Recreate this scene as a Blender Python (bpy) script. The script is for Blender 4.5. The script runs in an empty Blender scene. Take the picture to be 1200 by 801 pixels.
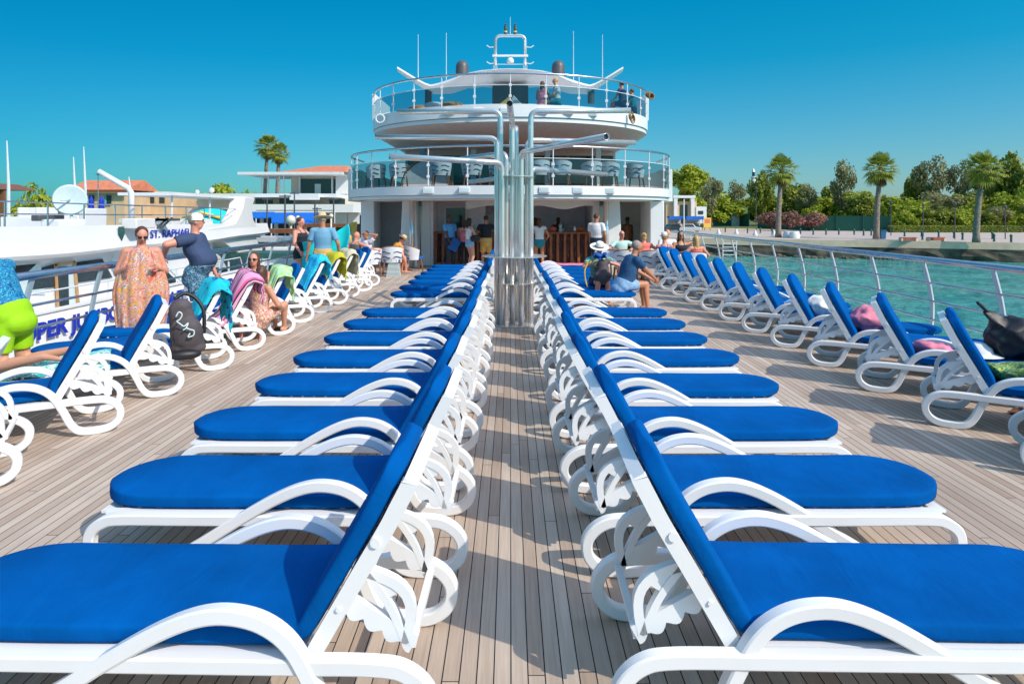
import bpy, math, random
from mathutils import Vector, Matrix, noise
random.seed(7)
C = bpy.context.scene.collection
F = 760.0; HC = 1.78; PI = math.pi
V = Vector
def P(px, py, Y): return V(((px-598)/F*Y, Y, HC-(py-250)/F*Y))
def PX(px, py, X):            # pixel to the plane of constant X
    Y = X*F/(px-598); return P(px, py, Y)
def rnd(a, b): return random.uniform(a, b)

# ------------------------------------------------------------------ materials
def nt(name):
    m = bpy.data.materials.new(name); m.use_nodes = True
    t = m.node_tree; return m, t, t.nodes['Principled BSDF']
def N(t, typ, **kw):
    n = t.nodes.new(typ)
    for k, v in kw.items():
        if k in n.inputs: n.inputs[k].default_value = v
        else: setattr(n, k, v)
    return n
def c4(c): return (c[0], c[1], c[2], 1)
def ramp(t, stops, interp='LINEAR'):
    r = t.nodes.new('ShaderNodeValToRGB'); r.color_ramp.interpolation = interp
    e = r.color_ramp.elements
    while len(e) < len(stops): e.new(.5)
    for i, (p, c) in enumerate(stops): e[i].position = p; e[i].color = c4(c)
    return r
def mat(name, col, rough=.5, metal=0, var=.12, scale=6, bump=0, bscale=60, spec=.5, sheen=0, trans=0, coat=0):
    m, t, b = nt(name)
    b.inputs['Roughness'].default_value = rough; b.inputs['Metallic'].default_value = metal
    b.inputs['Specular IOR Level'].default_value = spec
    if sheen: b.inputs['Sheen Weight'].default_value = sheen
    if coat: b.inputs['Coat Weight'].default_value = coat
    tc = N(t, 'ShaderNodeTexCoord')
    n = N(t, 'ShaderNodeTexNoise', Scale=scale, Detail=5.0); t.links.new(tc.outputs['Object'], n.inputs['Vector'])
    r = ramp(t, [(.3, [x*(1-var) for x in col]), (.7, [min(1, x*(1+var)) for x in col])])
    t.links.new(n.outputs['Fac'], r.inputs['Fac']); t.links.new(r.outputs['Color'], b.inputs['Base Color'])
    if bump:
        n2 = N(t, 'ShaderNodeTexNoise', Scale=bscale, Detail=4.0); t.links.new(tc.outputs['Object'], n2.inputs['Vector'])
        bp = N(t, 'ShaderNodeBump', Strength=bump, Distance=.02); t.links.new(n2.outputs['Fac'], bp.inputs['Height'])
        t.links.new(bp.outputs['Normal'], b.inputs['Normal'])
    return m
def mat_pattern(name, cols, scale=12, kind='noise', rough=.8, stretch=(1, 1, 1), distort=1.5):
    m, t, b = nt(name); b.inputs['Roughness'].default_value = rough
    tc = N(t, 'ShaderNodeTexCoord'); mp = N(t, 'ShaderNodeMapping'); mp.inputs['Scale'].default_value = stretch
    t.links.new(tc.outputs['Object'], mp.inputs['Vector'])
    if kind == 'noise':
        n = N(t, 'ShaderNodeTexNoise', Scale=scale, Detail=3.0, Distortion=distort); out = n.outputs['Fac']; lo, hi = .32, .68
    elif kind == 'voronoi':
        n = N(t, 'ShaderNodeTexVoronoi', Scale=scale); n2 = n; 
        sp = N(t, 'ShaderNodeSeparateColor'); t.links.new(n.outputs['Color'], sp.inputs['Color']); out = sp.outputs['Red']; lo, hi = 0, 1
    elif kind == 'wave':
        n = N(t, 'ShaderNodeTexWave', Scale=scale, Distortion=distort, Detail=2.0); out = n.outputs['Fac']; lo, hi = 0, 1
    t.links.new(mp.outputs['Vector'], n.inputs['Vector'])
    if kind == 'wave' and stretch[0] == 0: n.bands_direction = 'Y' if stretch[1] else 'Z'
    k = len(cols); r = ramp(t, [(lo+(hi-lo)*i/k, c) for i, c in enumerate(cols)], 'CONSTANT')
    t.links.new(out, r.inputs['Fac']); t.links.new(r.outputs['Color'], b.inputs['Base Color'])
    return m
def mat_leaf(name, c1, c2, rough=.6):
    m, t, b = nt(name); b.inputs['Roughness'].default_value = rough; b.inputs['Specular IOR Level'].default_value = .25
    g = N(t, 'ShaderNodeNewGeometry'); tc = N(t, 'ShaderNodeTexCoord'); n = N(t, 'ShaderNodeTexNoise', Scale=.9, Detail=3.0)
    t.links.new(tc.outputs['Object'], n.inputs['Vector'])
    ad = N(t, 'ShaderNodeMath', operation='ADD'); ml = N(t, 'ShaderNodeMath', operation='MULTIPLY'); ml.inputs[1].default_value = .5
    t.links.new(g.outputs['Random Per Island'], ad.inputs[0]); t.links.new(n.outputs['Fac'], ad.inputs[1])
    t.links.new(ad.outputs[0], ml.inputs[0])
    r = ramp(t, [(.2, c1), (.8, c2)]); t.links.new(ml.outputs[0], r.inputs['Fac'])
    t.links.new(r.outputs['Color'], b.inputs['Base Color'])
    tr = N(t, 'ShaderNodeBsdfTranslucent'); t.links.new(r.outputs['Color'], tr.inputs['Color'])
    mx = N(t, 'ShaderNodeMixShader'); mx.inputs[0].default_value = .3
    t.links.new(b.outputs[0], mx.inputs[1]); t.links.new(tr.outputs[0], mx.inputs[2])
    t.links.new(mx.outputs[0], t.nodes['Material Output'].inputs['Surface'])
    return m
def mat_glass(name, tint=(.45, .72, .76), gloss=.12):
    m, t, b = nt(name); t.nodes.remove(b)
    tr = N(t, 'ShaderNodeBsdfTransparent'); tr.inputs['Color'].default_value = c4(tint)
    gl = N(t, 'ShaderNodeBsdfGlossy', Roughness=.03); lw = N(t, 'ShaderNodeLayerWeight', Blend=.25)
    ma = N(t, 'ShaderNodeMath', operation='MULTIPLY_ADD'); ma.inputs[1].default_value = .6; ma.inputs[2].default_value = gloss*.5
    t.links.new(lw.outputs['Fresnel'], ma.inputs[0])
    mx = N(t, 'ShaderNodeMixShader'); t.links.new(ma.outputs[0], mx.inputs[0])
    t.links.new(tr.outputs[0], mx.inputs[1]); t.links.new(gl.outputs[0], mx.inputs[2])
    t.links.new(mx.outputs[0], t.nodes['Material Output'].inputs['Surface'])
    return m
def mat_deck():
    m, t, b = nt('teak_planking'); L = t.links.new
    tc = N(t, 'ShaderNodeTexCoord'); s = N(t, 'ShaderNodeSeparateXYZ'); L(tc.outputs['Object'], s.inputs[0])
    def M(op, a, c=None, d=None):
        n = N(t, 'ShaderNodeMath', operation=op)
        for i, x in enumerate((a, c, d)):
            if x is None: continue
            if isinstance(x, (int, float)): n.inputs[i].default_value = x
            else: L(x, n.inputs[i])
        return n.outputs[0]
    xs = M('DIVIDE', s.outputs[0], .066); col = M('FLOOR', xs); fx = M('FRACT', xs)
    w1 = N(t, 'ShaderNodeTexWhiteNoise', noise_dimensions='1D'); L(col, w1.inputs['W'])
    ys = M('ADD', M('DIVIDE', s.outputs[1], 2.6), M('MULTIPLY', w1.outputs['Value'], 7.0))
    row = M('FLOOR', ys); fy = M('FRACT', ys)
    cb = N(t, 'ShaderNodeCombineXYZ'); L(col, cb.inputs[0]); L(row, cb.inputs[1])
    w2 = N(t, 'ShaderNodeTexWhiteNoise', noise_dimensions='3D'); L(cb.outputs[0], w2.inputs['Vector'])
    tone = ramp(t, [(0, (.41, .305, .235)), (.35, (.465, .365, .29)), (.75, (.51, .41, .33)), (1, (.58, .475, .39))])
    L(w2.outputs['Value'], tone.inputs['Fac'])
    mp = N(t, 'ShaderNodeMapping'); mp.inputs['Scale'].default_value = (70, 2.2, 1); L(tc.outputs['Object'], mp.inputs['Vector'])
    gr = N(t, 'ShaderNodeTexNoise', Scale=1.0, Detail=6.0, Roughness=.65); L(mp.outputs[0], gr.inputs['Vector'])
    grr = ramp(t, [(.3, (.84, .82, .80)), (.7, (1.10, 1.10, 1.10))]); L(gr.outputs['Fac'], grr.inputs['Fac'])
    m1 = N(t, 'ShaderNodeMix', data_type='RGBA', blend_type='MULTIPLY'); m1.inputs[0].default_value = 1
    L(tone.outputs['Color'], m1.inputs[6]); L(grr.outputs['Color'], m1.inputs[7])
    st = N(t, 'ShaderNodeTexNoise', Scale=.9, Detail=6.0); L(tc.outputs['Object'], st.inputs['Vector'])
    str_ = ramp(t, [(.30, (.80, .79, .78)), (.48, (.98, .98, .97)), (.66, (1.09, 1.08, 1.07))]); L(st.outputs['Fac'], str_.inputs['Fac'])
    m2 = N(t, 'ShaderNodeMix', data_type='RGBA', blend_type='MULTIPLY'); m2.inputs[0].default_value = 1
    L(m1.outputs[2], m2.inputs[6]); L(str_.outputs['Color'], m2.inputs[7])
    seam = M('MINIMUM', M('GREATER_THAN', fx, .075), M('GREATER_THAN', fy, .0018))
    m3 = N(t, 'ShaderNodeMix', data_type='RGBA'); L(seam, m3.inputs[0]); m3.inputs[6].default_value = (.010, .009, .010, 1)
    L(m2.outputs[2], m3.inputs[7]); L(m3.outputs[2], b.inputs['Base Color'])
    b.inputs['Roughness'].default_value = .62; b.inputs['Specular IOR Level'].default_value = .3
    bp = N(t, 'ShaderNodeBump', Strength=.5, Distance=.004)
    L(M('ADD', M('MULTIPLY', seam, 1.0), M('MULTIPLY', gr.outputs['Fac'], .35)), bp.inputs['Height']); L(bp.outputs[0], b.inputs['Normal'])
    return m
def mat_water():
    m, t, b = nt('sea_water'); L = t.links.new
    b.inputs['Roughness'].default_value = .06; b.inputs['Specular IOR Level'].default_value = .5
    tc = N(t, 'ShaderNodeTexCoord')
    n = N(t, 'ShaderNodeTexNoise', Scale=.09, Detail=6.0); L(tc.outputs['Object'], n.inputs['Vector'])
    r = ramp(t, [(.35, (.05, .33, .30)), (.65, (.11, .42, .34))]); L(n.outputs['Fac'], r.inputs['Fac'])
    L(r.outputs['Color'], b.inputs['Base Color'])
    mp = N(t, 'ShaderNodeMapping'); mp.inputs['Scale'].default_value = (1, .45, 1); L(tc.outputs['Object'], mp.inputs['Vector'])
    a = N(t, 'ShaderNodeTexNoise', Scale=1.1, Detail=5.0, Roughness=.6); L(mp.outputs[0], a.inputs['Vector'])
    a2 = N(t, 'ShaderNodeTexNoise', Scale=.28, Detail=3.0); L(mp.outputs[0], a2.inputs['Vector'])
    ad = N(t, 'ShaderNodeMath', operation='MULTIPLY_ADD'); L(a2.outputs['Fac'], ad.inputs[0]); ad.inputs[1].default_value = 2.0; L(a.outputs['Fac'], ad.inputs[2])
    bp = N(t, 'ShaderNodeBump', Strength=1.0, Distance=.7); L(ad.outputs[0], bp.inputs['Height']); L(bp.outputs[0], b.inputs['Normal'])
    return m

M_ = {}
def defm(k, *a, **kw): M_[k] = mat(k, *a, **kw)
defm('white_plastic', (.80, .80, .80), .38, var=.03, scale=3, spec=.5)
defm('white_paint', (.74, .74, .74), .35, var=.05, scale=.7)
defm('off_white', (.70, .69, .67), .6, var=.06, scale=2)
defm('grey_paint', (.56, .54, .55), .5, var=.06)
defm('lilac_wall', (.80, .74, .80), .6, var=.06)
defm('tan_ceiling', (.88, .80, .74), .6, var=.05)
defm('blue_canvas', (.0, .086, .315), .88, var=.16, scale=3, bump=.12, bscale=260, spec=.04, sheen=.0)
defm('steel', (.74, .72, .69), .22, metal=.72, var=.05)
defm('steel_rail', (.55, .57, .60), .25, metal=1, var=.08)
defm('grey_post', (.34, .44, .48), .45, var=.05)
defm('pale_post', (.66, .68, .70), .45, var=.05)
defm('black', (.012, .012, .014), .5, var=.2)
defm('dark_bag', (.075, .060, .065), .7, var=.3, bump=.3, bscale=90)
defm('dark_grey', (.085, .085, .09), .45, var=.1)
defm('window_glass', (.02, .035, .04), .08, var=.2, spec=.8)
defm('bar_wood', (.34, .11, .04), .4, var=.35, scale=9)
defm('leg_wood', (.22, .08, .03), .5, var=.3, scale=12)
defm('door_wood', (.50, .28, .12), .5, var=.2)
defm('terracotta', (.62, .20, .10), .8, var=.2, scale=3, bump=.5, bscale=4)
defm('sand_wall', (.62, .44, .26), .85, var=.1, scale=1)
defm('cream_wall', (.70, .62, .50), .85, var=.08, scale=.6)
defm('concrete', (.74, .53, .38), .9, var=.15, scale=.7, bump=.3, bscale=3)
defm('pavement', (.46, .38, .33), .9, var=.10, scale=.3)
defm('dark_rock', (.085, .075, .055), .95, var=.6, scale=.9, bump=1, bscale=3)
defm('sand_ground', (.50, .40, .26), .95, var=.2, scale=.06)
defm('garden_ground', (.09, .13, .03), .95, var=.4, scale=.1)
defm('green_screen', (.008, .09, .06), .8, var=.15, scale=.3)
defm('green_hedge', (.05, .10, .02), .9, var=.6, scale=2, bump=1, bscale=6)
defm('bark', (.17, .13, .10), .9, var=.3, scale=3, bump=.6, bscale=20)
defm('palm_bark', (.24, .19, .15), .9, var=.4, scale=5, bump=.8, bscale=16)
defm('awning_blue', (.0, .13, .55), .7, var=.1, scale=.6)
defm('awning_white', (.75, .72, .68), .8, var=.05)
defm('sign_yellow', (.80, .50, .08), .6, var=.1)
defm('bench_red', (.32, .08, .04), .6, var=.2)
defm('bollard_green', (.02, .09, .08), .6, var=.2)
defm('bin_blue', (.01, .10, .22), .5, var=.1)
defm('lettering_blue', (.01, .03, .42), .5, var=.05)
defm('dish', (.55, .66, .66), .5, var=.05)
defm('rope', (.32, .16, .05), .9, var=.3, scale=30)
defm('orange_cloth', (.80, .32, .02), .8, var=.12)
defm('orange_ring', (.75, .2, .05), .6, var=.3)
defm('car_dark', (.03, .045, .05), .25, var=.1, coat=.5)
defm('car_white', (.6, .62, .64), .25, var=.05, coat=.5)
defm('rubber', (.02, .02, .02), .8)
defm('lamp_cream', (.72, .65, .5), .5)
def wrinkle(m, sc, st, dist):
    t = m.node_tree; b = t.nodes['Principled BSDF']; tc = N(t, 'ShaderNodeTexCoord'); mp = N(t, 'ShaderNodeMapping'); mp.inputs['Scale'].default_value = (1, .45, 1)
    t.links.new(tc.outputs['Object'], mp.inputs['Vector']); n = N(t, 'ShaderNodeTexNoise', Scale=sc, Detail=3.0, Distortion=.6); t.links.new(mp.outputs[0], n.inputs['Vector'])
    bp = N(t, 'ShaderNodeBump', Strength=st, Distance=dist); t.links.new(n.outputs['Fac'], bp.inputs['Height'])
    old = b.inputs['Normal'].links[0].from_node if b.inputs['Normal'].links else None
    if old: t.links.new(bp.outputs[0], old.inputs['Normal'])
    else: t.links.new(bp.outputs[0], b.inputs['Normal'])
wrinkle(M_['blue_canvas'], 7, .35, .03)
M_['deck'] = mat_deck(); M_['water'] = mat_water()
M_['glass'] = mat_glass('teal_glass', (.38, .55, .60), .08); M_['clear'] = mat_glass('clear_glass', (.8, .9, .9), .1)
M_['leaf_bright'] = mat_leaf('leaf_bright', (.16, .25, .015), (.50, .52, .05))
M_['leaf_dark'] = mat_leaf('leaf_dark', (.12, .17, .02), (.36, .38, .06))
M_['leaf_olive'] = mat_leaf('leaf_olive', (.15, .16, .06), (.38, .36, .17))
M_['leaf_pink'] = mat_leaf('leaf_pink', (.10, .13, .04), (.55, .20, .22))
M_['palm_leaf'] = mat_leaf('palm_leaf', (.10, .17, .015), (.42, .42, .07))
M_['palm_dry'] = mat_leaf('palm_dry', (.20, .12, .045), (.42, .28, .12))
defm('skin_light', (.62, .30, .19), .5, var=.08, scale=5)
defm('skin_tan', (.50, .21, .11), .5, var=.08, scale=5)
defm('skin_pink', (.66, .27, .18), .5, var=.10, scale=5)
defm('skin_brown', (.10, .045, .03), .45, var=.08, scale=5)
defm('hair_dark', (.018, .012, .01), .5, var=.3, scale=30)
defm('hair_brown', (.09, .035, .018), .55, var=.4, scale=25)
defm('hair_blond', (.52, .32, .11), .55, var=.3, scale=25)
defm('hair_grey', (.30, .24, .21), .7, var=.25, scale=30)
defm('hair_red', (.62, .14, .03), .7, var=.2, scale=20)
defm('navy', (.035, .06, .13), .85, var=.12, bump=.2, bscale=14)
defm('light_blue', (.16, .36, .52), .85, var=.06, bump=.2, bscale=14)
defm('sky_blue', (.09, .33, .66), .85, var=.06)
defm('denim', (.02, .03, .05), .85, var=.15)
defm('pale_denim', (.25, .42, .62), .85, var=.15, scale=20)
defm('white_cloth', (.72, .72, .74), .85, var=.05, bump=.2, bscale=14)
defm('mint_cloth', (.45, .66, .58), .85, var=.1)
defm('black_cloth', (.015, .022, .03), .9, var=.1)
defm('khaki', (.62, .38, .11), .85, var=.08)
defm('coral', (.78, .18, .13), .85, var=.08)
defm('royal_blue', (.005, .10, .36), .8, var=.08)
defm('teal_cloth', (.01, .22, .28), .8, var=.08)
defm('lime', (.30, .60, .0), .8, var=.06, bump=.3, bscale=9)
defm('turquoise', (.0, .58, .62), .85, var=.08, bump=.3, bscale=8)
defm('yellow_towel', (.52, .47, .02), .9, var=.1, bump=.3, bscale=9)
defm('beige_towel', (.56, .52, .36), .9, var=.07, bump=.3, bscale=9)
defm('pink_cloth', (.72, .22, .30), .85, var=.25, scale=9, bump=.3, bscale=20)
defm('straw', (.62, .46, .24), .85, var=.15, scale=30)
defm('white_hat', (.80, .76, .68), .8, var=.05)
defm('red_face', (.55, .12, .08), .6)
defm('cushion_tan', (.45, .26, .12), .85, var=.2)
M_['floral'] = mat_pattern('floral_cloth', [(.58, .13, .10), (.50, .30, .30), (.62, .18, .15), (.68, .58, .58), (.60, .32, .03), (.30, .17, .20), (.62, .16, .12), (.66, .5, .5)], 8, 'noise', distort=2.2)
M_['paisley'] = mat_pattern('paisley', [(.66, .13, .06), (.50, .26, .24), (.70, .20, .10), (.66, .55, .52), (.36, .20, .20), (.74, .40, .02), (.68, .14, .08), (.62, .46, .42), (.64, .22, .12)], 5.5, 'noise', distort=3.2)
M_['swim_blue'] = mat_pattern('swim_blue', [(.0, .06, .20), (.0, .25, .42), (.01, .10, .3), (.05, .45, .6), (.0, .05, .16)], 14, distort=3)
M_['floral_navy'] = mat_pattern('floral_navy', [(.01, .05, .12), (.25, .42, .5), (.01, .04, .12), (.02, .25, .35)], 16, distort=2)
M_['hawaii'] = mat_pattern('hawaii', [(.0, .25, .6), (.05, .35, .25), (.6, .5, .02), (.0, .3, .65)], 12, distort=2)
M_['tee_dapple'] = mat_pattern('tee_dapple', [(.01, .06, .15), (.02, .10, .22), (.01, .05, .14)], 18)
M_['towel_turq'] = mat_pattern('towel_turq', [(.0, .45, .55), (.02, .10, .25), (.0, .52, .62), (.0, .48, .60), (.0, .42, .55)], 13, 'voronoi', stretch=(1, .6, 1))
M_['towel_blue'] = mat_pattern('towel_blue', [(.0, .42, .72), (.03, .60, .80), (.0, .38, .70)], 7, distort=3)
M_['towel_pink'] = mat_pattern('towel_pink', [(.72, .30, .48), (.78, .10, .24), (.015, .03, .045), (.75, .36, .50), (.72, .32, .46), (.02, .04, .05)], 1.15, 'wave', stretch=(0, 1, 0), distort=0)
M_['towel_green'] = mat_pattern('towel_green', [(.35, .60, .10), (.30, .66, .50), (.48, .62, .12), (.45, .70, .55)], 9, distort=2)
M_['towel_aqua'] = mat_pattern('towel_aqua', [(.05, .50, .50), (.6, .75, .72), (.0, .42, .34), (.1, .55, .6)], 8, distort=3)
M_['pillow_pat'] = mat_pattern('pillow_pat', [(.02, .10, .10), (.25, .35, .03), (.03, .16, .12), (.4, .5, .05)], 14, distort=2)
M_['zigzag'] = mat_pattern('zigzag', [(.75, .75, .72), (.01, .12, .14)], 9, 'wave', stretch=(0, 0, 1), distort=1)
M_['bar_front'] = mat_pattern('bar_front', [(.02, .012, .02), (.10, .03, .01), (.03, .02, .06), (.25, .09, .01)], 6, stretch=(3, 1, .4))

# ------------------------------------------------------------------ mesh builder
class MB:
    def __init__(s): s.v = []; s.f = []; s.m = []; s.mi = 0
    def add(s, vs, fs):
        o = len(s.v); s.v += [tuple(x) for x in vs]; s.f += [tuple(i+o for i in f) for f in fs]; s.m += [s.mi]*len(fs); return s
    def box(s, x0, x1, y0, y1, z0, z1):
        vs = [(x, y, z) for z in (z0, z1) for y in (y0, y1) for x in (x0, x1)]
        return s.add(vs, [(0, 2, 3, 1), (4, 5, 7, 6), (0, 1, 5, 4), (2, 6, 7, 3), (0, 4, 6, 2), (1, 3, 7, 5)])
    def obox(s, c, ax, ay, az):      # oriented box, half axes
        c = V(c); ax = V(ax); ay = V(ay); az = V(az)
        vs = [c+ax*i+ay*j+az*k for k in (-1, 1) for j in (-1, 1) for i in (-1, 1)]
        return s.add(vs, [(0, 2, 3, 1), (4, 5, 7, 6), (0, 1, 5, 4), (2, 6, 7, 3), (0, 4, 6, 2), (1, 3, 7, 5)])
    def bar(s, a, b, w, h, up=(0, 0, 1)):
        a = V(a); b = V(b); d = (b-a); L = d.length; d.normalize(); up = V(up); r = d.cross(up)
        if r.length < 1e-4: r = d.cross(V((1, 0, 0)))
        r.normalize(); u = r.cross(d)
        return s.obox((a+b)/2, d*L/2, r*w/2, u*h/2)
    def rings(s, rs, cap=True, closed=False):
        n = len(rs[0]); vs = [p for r in rs for p in r]; fs = []
        k = len(rs)
        for i in range(k if closed else k-1):
            j = (i+1) % k
            for q in range(n): fs.append((i*n+q, i*n+(q+1) % n, j*n+(q+1) % n, j*n+q))
        if cap and not closed: fs.append(tuple(range(n))[::-1]); fs.append(tuple(range((k-1)*n, k*n)))
        return s.add(vs, fs)
    def tube(s, pts, r, seg=8, closed=False, cap=True, sec=None, up0=None):
        pts = [V(p) for p in pts]; n = len(pts); rs = []; u = V(up0) if up0 else None
        for i, p in enumerate(pts):
            if closed: d = pts[(i+1) % n]-pts[i-1]
            else: d = pts[min(i+1, n-1)]-pts[max(i-1, 0)]
            d.normalize()
            if u is None: u = V((0, 0, 1)) if abs(d.z) < .9 else V((1, 0, 0))
            u = (u-d*u.dot(d)); u.normalize(); w = d.cross(u)
            rr = r[i] if isinstance(r, (list, tuple)) else r
            if sec: rs.append([p+w*a+u*b for a, b in sec])
            else: rs.append([p+(w*math.cos(2*PI*k/seg)+u*math.sin(2*PI*k/seg))*rr for k in range(seg)])
        return s.rings(rs, cap, closed)
    def lathe(s, prof, seg=16, c=(0, 0, 0), M=None):
        rs = []; c = V(c)
        for r, z in prof:
            ring = []
            for k in range(seg):
                p = V((r*math.cos(2*PI*k/seg), r*math.sin(2*PI*k/seg), z))
                if M: p = M @ p
                ring.append(c+p)
            rs.append(ring)
        return s.rings(rs)
    def prism(s, poly, d):           # poly: 3-D points, d: extrusion vector
        poly = [V(p) for p in poly]; d = V(d); n = len(poly)
        vs = poly+[p+d for p in poly]
        return s.add(vs, [tuple(range(n))[::-1], tuple(range(n, 2*n))]+[(i, (i+1) % n, n+(i+1) % n, n+i) for i in range(n)])
    def ell(s, c, r, M=None, nu=14, nv=9):
        c = V(c); rs = []
        for j in range(nv+1):
            t = -PI/2+PI*j/nv; t = max(-PI/2+.02, min(PI/2-.02, t)); ring = []
            for i in range(nu):
                p = V((r[0]*math.cos(t)*math.cos(2*PI*i/nu), r[1]*math.cos(t)*math.sin(2*PI*i/nu), r[2]*math.sin(t)))
                ring.append(c+(M @ p if M else p))
            rs.append(ring)
        return s.rings(rs)
    def cap(s, a, ra, b, rb, seg=12, flat=False):       # tapered capsule
        a = V(a); b = V(b); d = (b-a).normalized(); u = d.orthogonal().normalized(); w = d.cross(u); rs = []
        def ring(c, r): return [c+(u*math.cos(2*PI*k/seg)+w*math.sin(2*PI*k/seg))*r for k in range(seg)]
        if flat: rs = [ring(a, ra), ring((a+b)/2, (ra+rb)/2), ring(b, rb)]
        else:
            for t in (-80, -50, -20, 0): rs.append(ring(a+d*ra*math.sin(math.radians(t)), ra*math.cos(math.radians(t))))
            rs.append(ring((a+b)/2, (ra+rb)/2))
            for t in (0, 20, 50, 80): rs.append(ring(b+d*rb*math.sin(math.radians(t)), rb*math.cos(math.radians(t))))
        return s.rings(rs)
    def grid(s, fn, nu, nv):
        vs = [fn(i/nu, j/nv) for j in range(nv+1) for i in range(nu+1)]
        return s.add(vs, [(j*(nu+1)+i, j*(nu+1)+i+1, (j+1)*(nu+1)+i+1, (j+1)*(nu+1)+i) for j in range(nv) for i in range(nu)])
    def mesh(s, name, mats, smooth=False):
        me = bpy.data.meshes.new(name); me.from_pydata(s.v, [], s.f)
        for m in (mats if isinstance(mats, (list, tuple)) else [mats]): me.materials.append(M_[m] if isinstance(m, str) else m)
        me.polygons.foreach_set('material_index', s.m)
        if smooth: me.shade_smooth() if smooth is True else None
        me.update(); return me
    def build(s, name, mats, parent=None, smooth=False, bevel=0, autos=None, solid=0, sub=0):
        me = s.mesh(name, mats)
        if smooth or autos:
            me.shade_smooth()
            if autos: me.set_sharp_from_angle(angle=math.radians(autos))
        o = bpy.data.objects.new(name, me); C.objects.link(o)
        if parent: o.parent = parent
        if solid: md = o.modifiers.new('s', 'SOLIDIFY'); md.thickness = solid; md.offset = 0
        if sub: md = o.modifiers.new('u', 'SUBSURF'); md.levels = sub; md.render_levels = sub
        if bevel:
            md = o.modifiers.new('b', 'BEVEL'); md.width = bevel; md.segments = 2; md.limit_method = 'ANGLE'; md.angle_limit = .6
            me.shade_smooth()
            me.set_sharp_from_angle(angle=math.radians(40))
        return o
def cr(pts, n=6, closed=False):       # Catmull-Rom
    pts = [V(p) for p in pts]; out = []; k = len(pts)
    for i in range(k if closed else k-1):
        p0 = pts[i-1] if (i > 0 or closed) else pts[0]; p1 = pts[i]; p2 = pts[(i+1) % k]; p3 = pts[(i+2) % k] if (i+2 < k or closed) else pts[-1]
        for j in range(n):
            t = j/n; out.append(.5*((2*p1)+(p2-p0)*t+(2*p0-5*p1+4*p2-p3)*t*t+(-p0+3*p1-3*p2+p3)*t**3))
    if not closed: out.append(pts[-1])
    return out
def tag(o, label=None, cat=None, group=None, kind=None):
    if label: o['label'] = label
    if cat: o['category'] = cat
    if group: o['group'] = group
    if kind: o['kind'] = kind
    return o
def thing(name, label, cat, loc=(0, 0, 0), rz=0, group=None):
    o = bpy.data.objects.new(name, None); C.objects.link(o); o.location = loc; o.rotation_euler = (0, 0, rz); o.empty_display_size = .2
    return tag(o, label, cat, group)
KIDS = {}
def copy_tree(o, parent=None):
    c = o.copy(); C.objects.link(c)
    if parent: c.parent = parent
    for ch in list(o.children): copy_tree(ch, c)
    return c
def text_mesh(name, txt, size, loc, rot, m, parent=None, bold=.012, depth=.004, sx=1):
    cu = bpy.data.curves.new(name, 'FONT'); cu.body = txt; cu.size = size; cu.offset = bold*size; cu.extrude = depth; cu.resolution_u = 3
    o = bpy.data.objects.new('t', cu); C.objects.link(o); bpy.context.view_layer.update()
    me = bpy.data.meshes.new_from_object(o.evaluated_get(bpy.context.evaluated_depsgraph_get()))
    bpy.data.objects.remove(o); me.materials.clear(); me.materials.append(M_[m])
    r = bpy.data.objects.new(name, me); C.objects.link(r); r.location = loc; r.rotation_euler = rot; r.scale = (sx, 1, 1)
    if parent: r.parent = parent
    return r
ORD = ['first', 'second', 'third', 'fourth', 'fifth', 'sixth', 'seventh', 'eighth', 'ninth', 'tenth', 'eleventh', 'twelfth', 'thirteenth', 'fourteenth', 'fifteenth', 'sixteenth']
# ------------------------------------------------------------------ setting
def struct(name, mb, m, **kw): return tag(mb.build(name, m, **kw), kind='structure')
struct('water', MB().add([(-1500, -600, -4), (1500, -600, -4), (1500, 2500, -4), (-1500, 2500, -4)], [(0, 1, 2, 3)]), 'water')
QUAY = [(420, -40), (140, 42), (70, 72), (62, 76.5), (28, 91), (2, 102), (-9, 74), (-12, 54), (-60, 52), (-420, 60)]
gz = -1.7
def poly_sheet(pts, z): return MB().add([(x, y, z) for x, y in pts], [tuple(range(len(pts)))])
struct('quay_pavement', poly_sheet(QUAY+[(-420, 2000), (900, 2000), (900, -40)], gz), 'pavement')
struct('garden_ground', poly_sheet([(24, 190), (71, 126), (110, 118), (260, 60), (900, 60), (900, 1900), (24, 1900)], gz+.02), 'garden_ground')
struct('sand_ground', poly_sheet([(20, 128), (52, 128), (64, 134), (24, 189), (10, 189)], gz+.01), 'sand_ground')
w = MB(); w2 = MB()
for (x0, y0), (x1, y1) in zip(QUAY, QUAY[1:]):
    n = max(2, int(math.hypot(x1-x0, y1-y0)/1.2)); nx, ny = (y1-y0), -(x1-x0); l = math.hypot(nx, ny); nx /= l; ny /= l
    def fn(u, v):
        x = x0+(x1-x0)*u; y = y0+(y1-y0)*u; d = .25+.9*(1-v)*noise.noise(V((x*.6, y*.6, v*2)))+.35*(1-v)
        return (x-nx*d, y-ny*d, -4.4+v*(1.95))
    w.grid(fn, n, 4)
    w2.obox(((x0+x1)/2, (y0+y1)/2, -2.12), ((x1-x0)/2, (y1-y0)/2, 0), (nx*.3, ny*.3, 0), (0, 0, .44))
struct('quay_rock_face', w, 'dark_rock'); struct('quay_edge', w2, 'concrete')
r = MB()
for i in range(150):
    t = random.random(); x = 22+30*t+rnd(-2, 2); y = 91.5-(x-28)*.44-rnd(.8, 3.0)
    s = rnd(.2, .65); r.ell((x, y, -4+rnd(-.1, .12)), (s, s*rnd(.5, .9), s*rnd(.4, .7)), Matrix.Rotation(rnd(0, 3), 3, 'Z'), 7, 5)
tag(r.build('shore_rocks', 'dark_rock', smooth=False), 'dark wet rocks strewn along the waterline below the promenade', 'rocks', kind='stuff')
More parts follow.
